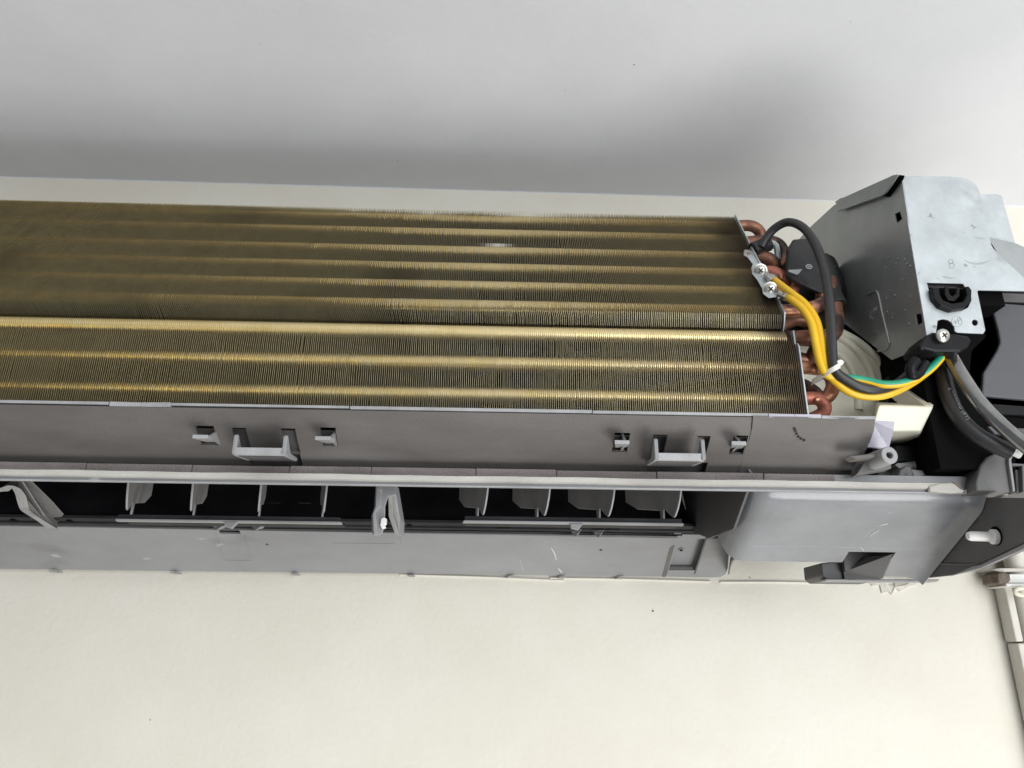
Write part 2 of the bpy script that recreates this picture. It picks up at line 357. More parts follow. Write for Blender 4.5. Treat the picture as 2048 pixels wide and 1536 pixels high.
# copper return bends and feed pipes on the right
def pipe(name, pts, r, m, parent=EV): return MB().tube([P(*p) for p in pts], r, 14, 6).build(name, m, parent, True)
CR = .0042
pipe('return_bend', [(1462, 453, .474), (1488, 451, .474), (1506, 453, .473), (1519, 463, .475), (1524, 480, .478), (1518, 494, .482), (1500, 500, .484)], CR, 'copper_dark')
pipe('return_bend', [(1480, 486, .466), (1500, 484, .465), (1530, 482, .468), (1556, 488, .472), (1568, 510, .474), (1560, 536, .473), (1530, 545, .470)], CR*1.05, 'copper_dark')
pipe('return_bend', [(1495, 516, .454), (1515, 514, .450), (1535, 517, .448), (1548, 528, .449), (1546, 545, .452), (1525, 552, .455)], CR*1.1, 'copper_dark')
pipe('return_bend', [(1505, 546, .446), (1530, 543, .441), (1550, 545, .438), (1568, 557, .438), (1578, 572, .441), (1590, 578, .446)], CR*.95, 'copper_red')
pipe('return_bend', [(1530, 588, .432), (1560, 584, .430), (1585, 582, .430), (1592, 570, .434)], CR*.8, 'copper_red')
pipe('feed_pipe', [(1540, 622, .418), (1565, 622, .417), (1600, 620, .418), (1634, 612, .420), (1645, 600, .424), (1644, 575, .430)], CR*1.05, 'copper')
pipe('feed_pipe', [(1660, 560, .436), (1668, 600, .432), (1673, 640, .428), (1669, 665, .426), (1650, 676, .424), (1620, 678, .420), (1575, 676, .412)], CR*1.1, 'copper_dark')
pipe('feed_pipe', [(1590, 677, .410), (1615, 675, .408), (1640, 680, .412), (1630, 705, .424), (1618, 722, .430), (1590, 716, .430)], CR*1.12, 'copper_dark')
pipe('return_bend', [(1580, 735, .407), (1612, 735, .404), (1640, 739, .403), (1660, 752, .404), (1666, 772, .406), (1655, 793, .408), (1630, 803, .411)], CR*.98, 'copper')
pipe('return_bend', [(1590, 797, .409), (1612, 797, .407), (1634, 797, .408), (1648, 808, .410), (1646, 826, .413), (1625, 838, .416)], CR*.95, 'copper_red')
pipe('return_bend', [(1590, 765, .424), (1612, 772, .423), (1634, 788, .422), (1645, 806, .424)], CR*.9, 'copper_dark')
pipe('feed_pipe', [(1560, 655, .440), (1590, 640, .442), (1620, 650, .442), (1650, 690, .440)], CR, 'copper_dark')
pipe('feed_pipe', [(1600, 540, .470), (1598, 590, .468), (1595, 640, .465)], CR*1.3, 'copper_dark')
# brass weld blobs
b = MB()
for px, py, y, r in ((1637, 741, .3995, .0018), (1634, 800, .4035, .0020), (1562, 553, .434, .002)):
    c = P(px, py, y); b = MB(); b.lathe(c, (1, 0, .2), [(0, -r), (r*.8, -r*.6), (r, 0), (r*.8, r*.6), (0, r)], 9); b.build('weld', 'copper', EV, True)
# sensor sleeve clipped to the bend
b = MB(); b.tube([P(1506, 500, .446), P(1522, 493, .446), P(1538, 487, .446)], .0052, 10, 2); b.tube([P(1536, 484, .449), P(1552, 492, .449), P(1556, 520, .450)], .0022, 8, 3, 1)
b.build('sensor_clip', ['foam_black', 'zinc'], EV, True)
# earthing strap with two screws
es = tag(empty('earth_strap', parent=AC), 'zinc earth strap with two cross head screws')
sA = [(1489, 499), (1500, 500), (1512, 505), (1516, 516), (1528, 532), (1534, 536), (1538, 546), (1530, 556), (1541, 566), (1552, 570), (1558, 582), (1552, 594), (1538, 596), (1527, 588), (1524, 576), (1515, 560), (1505, 548), (1503, 536), (1506, 528), (1496, 515), (1487, 510)]
q0, q1 = P(1497, 505, .4435), P(1545, 588, .4115)
yv = lambda py: .4435+(.4115-.4435)*(py-505)/(588-505)
b = MB(); b.ext([P(a, c, yv(c)) for a, c in sA], (0, .0011, .0004)); b.build('strap', 'zinc', es, bevel=.0003)
c = P(1498, 508, yv(508)-.0003); b = MB(); b.lathe(c, (0, -.8, -.5), [(0, .0003), (.0011, .0003), (.0012, -.001)], 14); b.build('strap_hole', 'copper_dark', es)
for (px, py) in ((1521, 541), (1541, 578)):
    c = P(px, py, yv(py)-.0035); ax = Vector((-.12, -.86, -.45))
    b = MB(); b.lathe(c, ax, [(0, .0010), (.0018, .0009), (.0030, .0006), (.0036, 0), (.0036, -.0009), (.0046, -.0010), (.0046, -.0016), (.0022, -.0017), (.002, -.006)], 24); s1 = b.build('screw', 'steel', es, True)
    ax.normalize(); e1 = ax.orthogonal().normalized(); e2 = ax.cross(e1); b = MB()
    for ea, eb in ((e1, e2), (e2, e1)):
        o = c+ax*.0009; b.ext([o+ea*.0019+eb*.00045, o+ea*.0019-eb*.00045, o-ea*.0019-eb*.00045, o-ea*.0019+eb*.00045], ax*.0002)
    b.build('cross_recess', 'speck', es)

# black foam sleeve round the joint behind the wires
fo = MB()
secs = [([(1577, 482), (1588, 472), (1607, 469), (1622, 474), (1628, 492), (1612, 498), (1588, 496)], .452),
        ([(1578, 520), (1590, 505), (1625, 500), (1645, 515), (1650, 545), (1615, 560), (1580, 548)], .434),
        ([(1577, 552), (1590, 542), (1630, 540), (1660, 555), (1672, 585), (1645, 590), (1600, 570)], .428),
        ([(1645, 580), (1655, 572), (1668, 575), (1682, 592), (1685, 612), (1670, 607), (1650, 596)], .430)]
rings = [[P(a, c, y+(.020 if k in (2, 3, 4) else 0)) for k, (a, c) in enumerate(s_)] for s_, y in secs]
n = 7; vs = [v for r_ in rings for v in r_]
fs = [(i*n+k, i*n+(k+1) % n, (i+1)*n+(k+1) % n, (i+1)*n+k) for i in range(3) for k in range(n)]+[tuple(range(n)), tuple(range(3*n, 4*n))]
fo.add(vs, fs); fw = fo.build('foam_wrap', 'foam_black', AC, True, autos=50)
m_ = fw.modifiers.new('s', 'SUBSURF'); m_.levels = 2; m_.render_levels = 2
b = MB(); b.tube([P(1612, 545, .475), P(1625, 600, .470), P(1600, 650, .470), P(1585, 690, .475)], .022, 18, 5); b.build('dark_backing', 'foam_black', AC, True)  # black tube added behind the pipes to darken the gaps between them
b = MB(); b.tube([P(1640, 520, .445), P(1658, 565, .438), P(1668, 600, .433), P(1672, 612, .432)], lambda t: .0065+.0006*math.sin(9*t), 16, 5); b.build('foam_sleeve', 'foam_black', AC, True)
# flat outer flap with the small round print and a strip of grey tape
b = MB(); b.ext([P(1578, 498, .430), P(1590, 478, .437), P(1616, 476, .440), P(1640, 510, .432), P(1658, 560, .424), P(1662, 585, .421), P(1640, 585, .420), P(1600, 566, .420), P(1577, 553, .422)], (0, .006, .002))
b.build('foam_flap', 'foam_black', fw, bevel=.0015, seg=3)
b = MB(); c = P(1618, 533, .4245); ax = Vector((.05, -.93, -.1))
for k in range(18):
    a, a2 = 2*math.pi*k/18, 2*math.pi*(k+1)/18
    pts = [c+Vector((math.cos(t)*rr*1.25, 0, math.sin(t)*rr)) for t, rr in ((a, .0017), (a2, .0017), (a2, .0014), (a, .0014))]
    b.ext(pts, (0, .0004, 0))
for dx in (-.0006, .0006): b.box(c.x+dx-.00015, c.x+dx+.00015, c.y, c.y+.0004, c.z-.0009, c.z+.0009)
b.box(c.x-.0006, c.x+.0006, c.y, c.y+.0004, c.z-.00015, c.z+.00015)
b.build('round_mark', 'print', fw)
b = MB(); b.ext([P(1576, 540, .4192), P(1605, 538, .4202), P(1598, 547, .419), P(1594, 549, .419), P(1578, 543, .4188)], (0, .0006, 0)); b.build('tape', 'emboss', fw)

# ---------------- electrical box
EB = tag(empty('electrical_box', parent=AC), 'galvanised steel control box with black plastic inserts')
arc = lambda cx, cy, rx, ry, a, c, k=8: [(cx+rx*math.cos(math.radians(a+(c-a)*i/k)), cy-ry*math.sin(math.radians(a+(c-a)*i/k))) for i in range(k+1)]
YF = .380
front = [(1800, 352), (1900, 353)]+arc(1918, 398, 44, 44, 80, 4, 7)+[(1966, 420), (1984, 494), (2010, 520), (2060, 566), (2060, 582), (1957, 580), (1955, 584), (1971, 660), (1967, 667), (1914, 665)]+arc(1887, 662, 23, 24, 0, 120, 7)+[(1872, 668), (1857, 691)]
halfmoon = [(1854, 565), (1926, 567), (1929, 572), (1940, 580), (1943, 600), (1936, 615), (1922, 622), (1890, 620), (1868, 605), (1860, 590)]
fp = yplate('front_sheet', front, [halfmoon, [(1950+6*math.cos(t*.5236), 645+6.5*math.sin(t*.5236)) for t in range(12)]], YF, .0010, 'zinc', EB, .0002)
# step and facet at the right of the front sheet
yplate('side_step', [(1950, 388), (1996, 388), (2004, 392), (2031, 488), (2000, 500), (1955, 470)], [], YF+.0035, .0010, 'zinc', EB, .0002)
yplate('facet', [(1975, 474), (2031, 486), (2075, 506), (2075, 580), (2010, 530)], [], YF+.0022, .001, 'zinc_dark', EB, .0002)  # lies flat, shade of the slope put into the darker zinc
# left side sheet with two slots, folded flange and pressed triangular panel
XS = .2478
side = [(1803, 356), (1790, 368), (1686, 402), (1668, 410), (1618, 456), (1560, 520), (1560, 600), (1640, 622), (1690, 648), (1783, 720), (1853, 691)]
sl1 = [(1789, 429), (1800, 423), (1804, 438), (1793, 447)]; sl2 = [(1830, 629), (1842, 626), (1845, 645), (1834, 651)]
pt_ = [(1742, 626), (1745, 622), (1758, 618), (1756, 623), (1747, 630), (1744, 637)]
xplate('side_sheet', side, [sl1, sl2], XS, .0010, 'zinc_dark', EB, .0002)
b = MB(); yb = lambda px, py: PX(px, py, XS-.0012)
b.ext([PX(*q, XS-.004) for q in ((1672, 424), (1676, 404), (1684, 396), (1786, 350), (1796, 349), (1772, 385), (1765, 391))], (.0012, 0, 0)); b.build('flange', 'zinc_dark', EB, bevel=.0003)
b = MB(); b.ext([PX(*q, XS-.0006) for q in ((1764, 392), (1770, 384), (1792, 349), (1808, 351), (1806, 358), (1778, 394))], (.0005, 0, 0)); b.build('fold_gap', 'void', EB)  # black strip over the slit, stands in for the shade inside it
b = MB(); b.ext([PX(*q, XS-.0010) for q in ((1675, 412), (1670, 404), (1681, 396), (1690, 396), (1684, 404))], (.003, 0, 0)); b.build('fold_corner', 'zinc_dark', EB)
# pressed rib and lanced tab
b = MB(); b.tube([PX(*q, XS-.0002) for q in ((1735, 590), (1748, 583), (1756, 588), (1764, 625), (1776, 675), (1778, 690), (1771, 700), (1756, 702))], .0008, 8, 5); b.build('pressed_rib', 'zinc_dark', EB, True)
b = MB(); b.ext([PX(*q, XS-.0025) for q in ((1747, 616), (1752, 614), (1751, 620), (1746, 624))], (.001, 0, 0)); b.ext([PX(*q, XS-.0006) for q in ((1742, 621), (1744, 621), (1740, 633), (1746, 637), (1745, 639), (1738, 635))], (.0004, 0, 0)); b.build('lanced_tab', 'zinc', EB)
# water drops and splashes on the side sheet
b = MB()
for k in range(46):
    px = random.uniform(1752, 1822); py = random.uniform(510, 705); r = random.uniform(.0003, .0011)
    if px < 1700+(py-520)*.35 or py > 720-(px-1782)*.45: continue
    b.lathe(PX(px, py, XS-.0001), (-1, 0, 0), [(r, 0), (r*.8, r*.25), (0, r*.4)], 8)
tag(b.build('water_drops', 'zinc_dark', EB, True), kind='stuff')
# black block added behind the sheets, stops light leaks and darkens the openings
b = MB(); c0 = P(1805, 352, YF); b.box(XS+.004, .300, YF+.006, .53, .195, c0.z-.012); b.box(XS+.0045, .42, YF+.022, .53, .10, .195); b.build('inner_blocker', 'void', EB)
# black cable clip in the half-moon opening
ci = empty('cable_clip', parent=AC)
b = MB(); YB = YF-.004
uo = [(1864, 575), (1868, 596), (1882, 612), (1905, 620), (1930, 616), (1943, 600), (1944, 580), (1938, 572), (1931, 573), (1934, 590), (1927, 603), (1905, 607), (1886, 600), (1880, 588), (1879, 574)]
b.ext([P(a, c, YB) for a, c in uo], (0, .014, 0)); b.build('clip_cup', 'black', ci, bevel=.0006, seg=3)
b = MB(); b.ext([P(a, c, YB+.002) for a, c in ((1890, 573), (1897, 573), (1899, 588), (1905, 592), (1912, 588), (1914, 575), (1920, 575), (1920, 592), (1910, 602), (1896, 600), (1890, 590))], (0, .01, 0)); b.build('clip_tongue', 'black', ci, bevel=.0005)
b = MB(); b.ext([P(a, c, YF+.005) for a, c in ((1854, 566), (1928, 568), (1930, 577), (1856, 574))], (0, .004, 0)); b.build('clip_bridge', 'dark', ci, bevel=.0003)
# stamped marks on the tongue: earth sign in a ring, small oval stamp, scuffs
def ring(b, cx, cy, r, y, w=.7, sq=1.0, k=24):
    for i in range(k):
        a, a2 = 2*math.pi*i/k, 2*math.pi*(i+1)/k
        b.ext([P(cx+math.cos(t)*rr*sq, cy+math.sin(t)*rr, y) for t, rr in ((a, r), (a2, r), (a2, r-w*2), (a, r-w*2))], (0, .0003, 0))
def seg(b, x0, y0, x1, y1, y, w=1.0):
    d = Vector((x1-x0, y1-y0)); d.normalize(); nn = Vector((-d.y, d.x))*w
    b.ext([P(x0+nn.x, y0+nn.y, y), P(x1+nn.x, y1+nn.y, y), P(x1-nn.x, y1-nn.y, y), P(x0-nn.x, y0-nn.y, y)], (0, .0003, 0))
b = MB(); YM = YF-.00015
ring(b, 1914, 643, 11, YM, .6)
seg(b, 1906, 646, 1922, 640, YM, .7); seg(b, 1910, 639, 1913, 649, YM, .7); seg(b, 1915, 636, 1918, 648, YM, .7); seg(b, 1919, 634, 1921, 639, YM, .7)
b.build('earth_mark', 'emboss', EB)
b = MB(); ring(b, 1902, 523, 5, YM, .6, 1.0, 14); ring(b, 1904, 531, 6, YM, .6, 1.0, 14); b.build('stamp_mark', 'emboss', EB)
b = MB()
for pth in ([(1928, 520), (1940, 526), (1955, 528), (1968, 526), (1980, 521)], [(1885, 553), (1895, 556), (1910, 556)], [(1948, 475), (1960, 477), (1970, 478)]):
    b.tube([P(a, c, YF+(.0001 if a < 1972 or c > 500 else .0035)) for a, c in pth], lambda t: .0004*(.4+math.sin(math.pi*t)), 6, 4); b.build('scuff', 'emboss', EB); b = MB()
# screw and black clamp under the tongue
cl = empty('wire_clamp', parent=AC)
b = MB(); b.ext([P(a, c, YF-.003) for a, c in ((1838, 690), (1850, 672), (1866, 664), (1910, 668), (1938, 672), (1944, 680), (1938, 694), (1922, 703), (1872, 703), (1852, 698), (1842, 700))], (0, .018, 0)); b.build('clamp_body', 'black', cl, bevel=.0012, seg=3)
ax = Vector((0, -.96, -.26)).normalized(); c = P(1886.5, 671, YF-.0065)
b = MB(); b.lathe(c, ax, [(0, .0012), (.002, .0011), (.0032, .0007), (.0038, 0), (.0038, -.001), (.0015, -.001), (.0015, -.004)], 26); sc_ = b.build('screw', 'steel', cl, True)
b = MB(); e1 = Vector((.8, 0, .6)); e1 = (e1-ax*e1.dot(ax)).normalized(); e2 = ax.cross(e1)
for ea, eb in ((e1, e2), (e2, e1)):
    o = c+ax*.0013; b.ext([o+ea*.0017+eb*.0004, o+ea*.0017-eb*.0004, o-ea*.0017-eb*.0004, o-ea*.0017+eb*.0004], ax*.0002)
b.build('cross_recess', 'speck', cl)
pipe('clamp_strap', [(1832, 720, .384), (1822, 735, .384), (1824, 750, .385), (1838, 746, .386), (1850, 725, .386)], .0030, 'black', cl)

# ---------------- black housings behind the wires
HB = tag(empty('terminal_housing', parent=AC), 'black plastic terminal housing with a smoked grey panel')
yplate('housing_frame', [(1950, 575), (2075, 580), (2075, 842), (1972, 832), (1948, 790), (1936, 740), (1940, 700), (1968, 672)], [], .402, .03, 'black', HB, .001)
yplate('smoked_panel', [(1981, 604), (2075, 612), (2075, 802), (1964, 792), (1967, 746), (1995, 700), (2001, 684), (1997, 660)], [], .3985, .003, 'panelgrey', HB, .001)
b = MB(); b.ext([P(a, c, .4000) for a, c in ((1957, 584), (2075, 588), (2075, 606), (1964, 602))], (0, .004, 0)); b.build('frame_rib', 'dark', HB, bevel=.0005)
b = MB(); b.ext([P(a, c, .3995) for a, c in ((1968, 806), (2075, 814), (2075, 832), (1985, 828))], (0, .004, 0)); b.build('frame_rib', 'black', HB, bevel=.0005)
b = MB(); b.ext([P(a, c, .3995) for a, c in ((1975, 852), (2075, 858), (2075, 872), (1990, 868))], (0, .004, 0)); b.build('frame_rib', 'panelgrey', HB, bevel=.0005)
b = MB(); b.ext([P(a, c, .436) for a, c in ((1780, 745), (1840, 738), (1879, 742), (1901, 838), (1899, 844), (1861, 857), (1866, 896), (1792, 914), (1760, 900))], (0, .012, 0)); b.build('black_bracket', 'black', HB, bevel=.0012)
b = MB(); b.ext([P(a, c, .4345) for a, c in ((1877, 742), (1882, 743), (1904, 841), (1901, 845), (1866, 857), (1864, 853), (1898, 838))], (0, .01, 0)); b.ext([P(a, c, .4345) for a, c in ((1858, 858), (1863, 857), (1868, 895), (1863, 897))], (0, .01, 0)); b.build('bracket_rim', 'dark', HB, bevel=.0004)
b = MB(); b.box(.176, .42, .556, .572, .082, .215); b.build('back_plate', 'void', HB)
b = MB(); b.ext([P(a, c, .425) for a, c in ((1790, 890), (2075, 895), (2075, 935), (1790, 930))], (0, .02, 0)); b.build('lower_block', 'black', HB, bevel=.001)
b = MB(); b.ext([P(a, c, .416) for a, c in ((1868, 872), (1905, 868), (1900, 896), (1870, 897))], (0, .01, 0)); b.build('terminal_block', 'panelgrey', HB, bevel=.001)
b = MB(); b.ext([P(a, c, .416) for a, c in ((1935, 880), (1975, 905), (1972, 918), (1925, 915))], (0, .008, 0)); b.build('terminal_block', 'panelgrey', HB, bevel=.001)

# ---------------- cream fan motor cover
MC = tag(empty('motor_cover', parent=AC), 'cream plastic fan motor cover with a square spout')
b = MB(); b.lathe((0, .480, .150), (1, 0, 0), [(0, .20), (.030, .20), (.034, .204), (.034, .235), (0, .235)], 48); b.build('motor_dome', 'cream', MC, True)
yplate('back_shield', [(1590, 690), (1660, 652), (1695, 668), (1782, 728), (1784, 762), (1812, 765), (1868, 811), (1840, 880), (1600, 880)], [], .446, .02, 'cream', MC, .001)
for pth in ([(1662, 668), (1690, 682), (1722, 712), (1742, 750), (1750, 800)], [(1660, 700), (1685, 716), (1704, 742), (1714, 775), (1717, 820)], [(1680, 664), (1715, 684), (1752, 716), (1775, 745), (1779, 764)]):
    b = MB(); b.tube([P(a, c, .4462) for a, c in pth], .0028, 12, 6); b.build('ridge', 'cream', MC, True)
b = MB(); b.hexa([P(1757, 809, .398), P(1868, 812, .398), P(1841, 862, .402), P(1742, 862, .402)], [P(1752, 804, .444), P(1850, 806, .444), P(1838, 890, .440), P(1742, 890, .440)]); b.build('spout', 'cream', MC, bevel=.0014, seg=3)
b = MB(); b.ext([P(1786, 762, .430), P(1813, 764, .430), P(1869, 811, .3985), P(1850, 811, .3985)], (0, .016, .0)); b.build('spout_rim', 'cream', MC, bevel=.0006)

# ---------------- drain pan front
DP = tag(empty('drain_pan', parent=AC), 'dusty dark grey drain pan front with clips')
def panel_y(t): return .3862+.0545*t
prof = [(.3862, .1238), (.3895, .1180), (.396, .1130), (.404, .1085), (.413, .1037), (.421, .0992), (.4265, .0964)]
def prof_at(z):       # y for a given z on the panel
    for (y0, z0), (y1, z1) in zip(prof, prof[1:]):
        if z1 <= z <= z0: return y0+(y1-y0)*(z0-z)/(z0-z1)
    return prof[-1][0] if z < prof[-1][1] else prof[0][0]
def on_panel(px, py, back=0.0):
    y = .40
    for _ in range(12): y = .5*y+.5*prof_at(P(px, py, y).z)
    return P(px, py, y+back)
slots_px = [(397, 433, 850, 888), (471, 499, 854, 905), (567, 596, 855, 905), (499, 605, 905, 945), (643, 674, 853, 890),
            (1226, 1257, 864, 902), (1301, 1329, 868, 922), (1388, 1414, 870, 922), (1293, 1410, 922, 962), (1462, 1491, 869, 907)]
slots = []
for x0, x1, y0, y1 in slots_px:
    a = on_panel((x0+x1)/2, y0); c = on_panel((x0+x1)/2, y1)
    xl = on_panel(x0, (y0+y1)/2).x; xr = on_panel(x1, (y0+y1)/2).x
    slots.append((xl, xr, min(a.z, c.z) if y1 < 940 else .05, max(a.z, c.z)))
XP = .2095
xs = sorted(set([XL, XP]+[round(v, 5) for s_ in slots for v in s_[:2]]+[XL+.02*i for i in range(1, 42)])); xs = [x for x in xs if x <= XP]
zs = sorted(set([z for _, z in prof]+[round(v, 5) for s_ in slots for v in s_[2:] if v > .0965]), reverse=True)
b = MB(); vid = {}
def gv(i, j):
    if (i, j) not in vid:
        vid[(i, j)] = len(b.v); w = .0002*math.sin(xs[i]*23+zs[j]*300); b.v.append((xs[i], prof_at(zs[j])+w, zs[j]))
    return vid[(i, j)]
for i in range(len(xs)-1):
    for j in range(len(zs)-1):
        cx_, cz_ = (xs[i]+xs[i+1])/2, (zs[j]+zs[j+1])/2
        if any(s_[0] < cx_ < s_[1] and s_[2] < cz_ < s_[3] for s_ in slots): continue
        b.f.append((gv(i, j), gv(i+1, j), gv(i+1, j+1), gv(i, j+1))); b.m.append(0)
pan = b.build('pan_front', 'dusty', DP, True, solid=.0018, autos=60)
b = MB(); b.sheet([(y+.011, z-.002) for y, z in prof[1:]], XL, XP-.012); b.build('slot_backing', 'dark', DP, True, solid=.001)  # dark sheet added behind the slots so their insides look shaded
# top lip, in three lengths with a chipped one
def lip(px0, px1, z, y, h, name='top_lip', m='edge', wob=0.0):
    x0, x1 = P(px0, 815, y).x, P(px1, 815, y).x; n = 1 if not wob else max(2, int((x1-x0)/.012)); b = MB()
    for i in range(n):
        xa, xb = x0+(x1-x0)*i/n, x0+(x1-x0)*(i+1)/n; wa = wob*math.sin(i*1.9); wb = wob*math.sin((i+1)*1.9)
        b.hexa([(xa, y+wa, z-h), (xb, y+wb, z-h), (xb, y+wb, z), (xa, y+wa, z)], [(xa, y+.006, z-h), (xb, y+.006, z-h), (xb, y+.006, z), (xa, y+.006, z)])
    return b.build(name, m, DP, bevel=.0003)
lip(-300, 215, .1262, .3856, .0017); lip(217, 340, .1262, .3852, .0026, wob=.0007); lip(341, 698, .1262, .3858, .0015); lip(700, 1183, .1260, .3852, .0019); lip(1185, 1548, .1257, .3850, .0017)
lip(1536, 1640, .1254, .3844, .0022, m='lavender', wob=.0003); lip(1641, 1748, .1248, .3842, .0018, m='edge', wob=.0006)
# cover strip at the right end with a seam
b = MB(); xq0 = on_panel(1490, 900).x; b.sheet([(prof_at(z)-.0016, z) for _, z in prof[:-1]], xq0, XP+.0006); b.build('end_strip', 'dusty', DP, True, solid=.0006, autos=60)
b = MB()
for px, py in ((1592, 862), (1594, 868), (1598, 874), (1603, 878), (1609, 881), (1590, 858)): b.lathe(on_panel(px, py, -.0024), (0, -.8, -.5), [(0, .0003), (.0006, .0002), (.0008, -.0005)], 7)
for k in range(0): b.lathe(on_panel(random.uniform(1630, 1705), random.uniform(918, 942), -.0022), (0, -.8, -.5), [(0, .0002), (random.uniform(.0002, .0006), .0001), (.0007, -.0005)], 6)
tag(b.build('dirt_specks', 'speck', DP), kind='stuff')
b = MB(); b.ext([P(1742, 840, .3885), P(1790, 843, .3885), P(1787, 860, .389), P(1778, 897, .398), P(1722, 893, .398)], (0, .002, 0)); b.build('torn_tape', 'lavender', DP, bevel=.0003)
# clips
def uclip(x0p, x1p, yt, yb, s):
    c = empty('latch_clip', parent=AC); y = .3835
    a = [P(x0p, yb-17, y), P(x1p, yb-17, y), P(x1p-1, yb, y+.0015), P(x0p+6, yb, y+.0015)]
    b = MB(); z1, z0 = a[0].z, a[2].z; xa, xb = a[0].x, a[1].x
    b.hexa([(xa+.001, y+.0008, z0), (xb-.001, y+.0008, z0), (xb, y, z1), (xa, y, z1)], [(xa+.001, y+.0035, z0), (xb-.001, y+.0035, z0), (xb, y+.003, z1), (xa, y+.003, z1)])
    b.build('clip_bar', 'edge', c, bevel=.0004)
    zt = P(x0p, yt, y).z
    for xe, sg in ((xa, 1), (xb, -1)):
        b = MB(); b.ext([(xe, y-.0003, z0+.0003), (xe, y-.0003, zt-.001), (xe, y+.0006, zt), (xe, y+.0016, zt-.0005), (xe, y+.0095, z1-.0005), (xe, y+.024, z0+.0045), (xe, y+.024, z0+.0025), (xe, y+.004, z0)], (sg*.0022, 0, 0)); b.build('clip_arm', 'grey', c, bevel=.0004)
    b = MB(); b.hexa([(xa+.0024, y+.004, z0-.0002), (xb-.0024, y+.004, z0-.0002), (xb-.0024, y+.004, z0+.0012), (xa+.0024, y+.004, z0+.0012)], [(xa+.0024, y+.03, z0+.0035), (xb-.0024, y+.03, z0+.0035), (xb-.0024, y+.03, z0+.005), (xa+.0024, y+.03, z0+.005)]); b.build('clip_shelf', 'dark', c)
uclip(465, 573, 868, 911, 1); uclip(1309, 1411, 876, 922, 1)
def tab(px, py, xb):
    c = empty('hook_tab', parent=AC); y = .3835; p = P(px, py, y); q = P(px+30, py+8, y); w = q.x-p.x
    back = P(xb, py+10, .405)
    b = MB(); b.hexa([(p.x, p.y, q.z), (q.x, p.y, q.z), (q.x, p.y, p.z), (p.x, p.y, p.z)], [(back.x-w*.4, .409, q.z+.0045), (back.x+w*.4, .409, q.z+.0045), (back.x+w*.4, .409, p.z+.0045), (back.x-w*.4, .409, p.z+.0045)]); b.build('tab_blade', 'edge', c, bevel=.0003)
    m0 = (p.x+q.x)/2+w*.25
    b = MB(); b.ext([(m0, p.y+.004, p.z), (m0+.001, .402, p.z+.0095), (m0+.001, .409, p.z+.0095), (m0+.001, .409, p.z)], (.0014, 0, 0)); b.build('tab_gusset', 'grey', c)
tab(385, 869, 424); tab(630, 872, 664)
def tab2(px, py, xb):
    tab(px, py, xb)
tab2(1229, 880, 1243); tab2(1463, 882, 1475)

# ---------------- base casing: front rail, outlet, bottom panel, right housing
BC = tag(empty('base_casing', parent=AC), 'grey base casing with air outlet and smooth right end')
ZR = .0875
XRR = .33
b = MB(); b.prism([(.4100, ZR), (.4112, ZR-.0002), (.4180, ZR+.0022), (.4180, ZR+.0105), (.4112, ZR+.0105), (.4106, ZR+.0026)], XL, XRR); b.build('front_rail', 'grey', BC, bevel=.0004)
b = MB(); b.box(XL, XRR, .4094, .4104, ZR-.0001, ZR+.0006); b.build('rail_edge', 'edge', BC)
# pale foam strip, slightly wavy, ends in a flap
xf = P(1905, 975, .408).x
b = MB(); n = 240; vs = []
for i in range(n+1):
    x = XL+(xf-XL)*i/n; w = .00016*math.sin(x*47)+.00010*math.sin(x*131+1)+random.gauss(0, .00003)
    z0 = ZR+.0022+w*.8; z1 = ZR+.0063+w
    vs += [(x, .4095, z0), (x, .4075+w*.6, z0+.0006), (x, .4074+w*.6, z1-.0008), (x, .4098, z1), (x, .4111, z1), (x, .4111, z0)]
fs = [(i*6+k, i*6+(k+1) % 6, (i+1)*6+(k+1) % 6, (i+1)*6+k) for i in range(n) for k in range(6)]+[tuple(range(6)), tuple(n*6+k for k in range(6))]
b.add(vs, fs); b.build('foam_strip', 'foam_light', BC, True, autos=50)
b = MB(); b.ext([P(a, c, .4066) for a, c in ((1858, 972), (1880, 966), (1905, 965), (1922, 972), (1931, 981), (1926, 985), (1905, 986), (1880, 984), (1860, 982))], (0, .003, 0)); b.build('foam_end', 'foam_light', BC, bevel=.0008, seg=3)
b = MB(); b.ext([P(a, c, .4062) for a, c in ((1905, 964), (1916, 967), (1930, 981), (1922, 978))], (0, .001, 0)); b.build('rust_edge', 'rust', BC)
# dark foam strip behind it, in butted lengths
cuts = [-420, -130, 170, 383, 578, 742, 951, 1112, 1312, 1525, 1668]
for a, c in zip(cuts, cuts[1:]):
    x0, x1 = P(a, 950, .411).x+.0003, P(c, 950, .411).x-.0003; b = MB(); n = 1; w0 = random.gauss(0, .0002)
    for i in range(n):
        xa, xb = x0+(x1-x0)*i/n, x0+(x1-x0)*(i+1)/n+.0001; w = random.gauss(0, .0001)
        b.box(xa, xb, .4098+w, .4165, ZR+.0058, ZR+.0104+w0+w)
    b.build('foam_backing', 'foam_dark', BC, bevel=.0005)
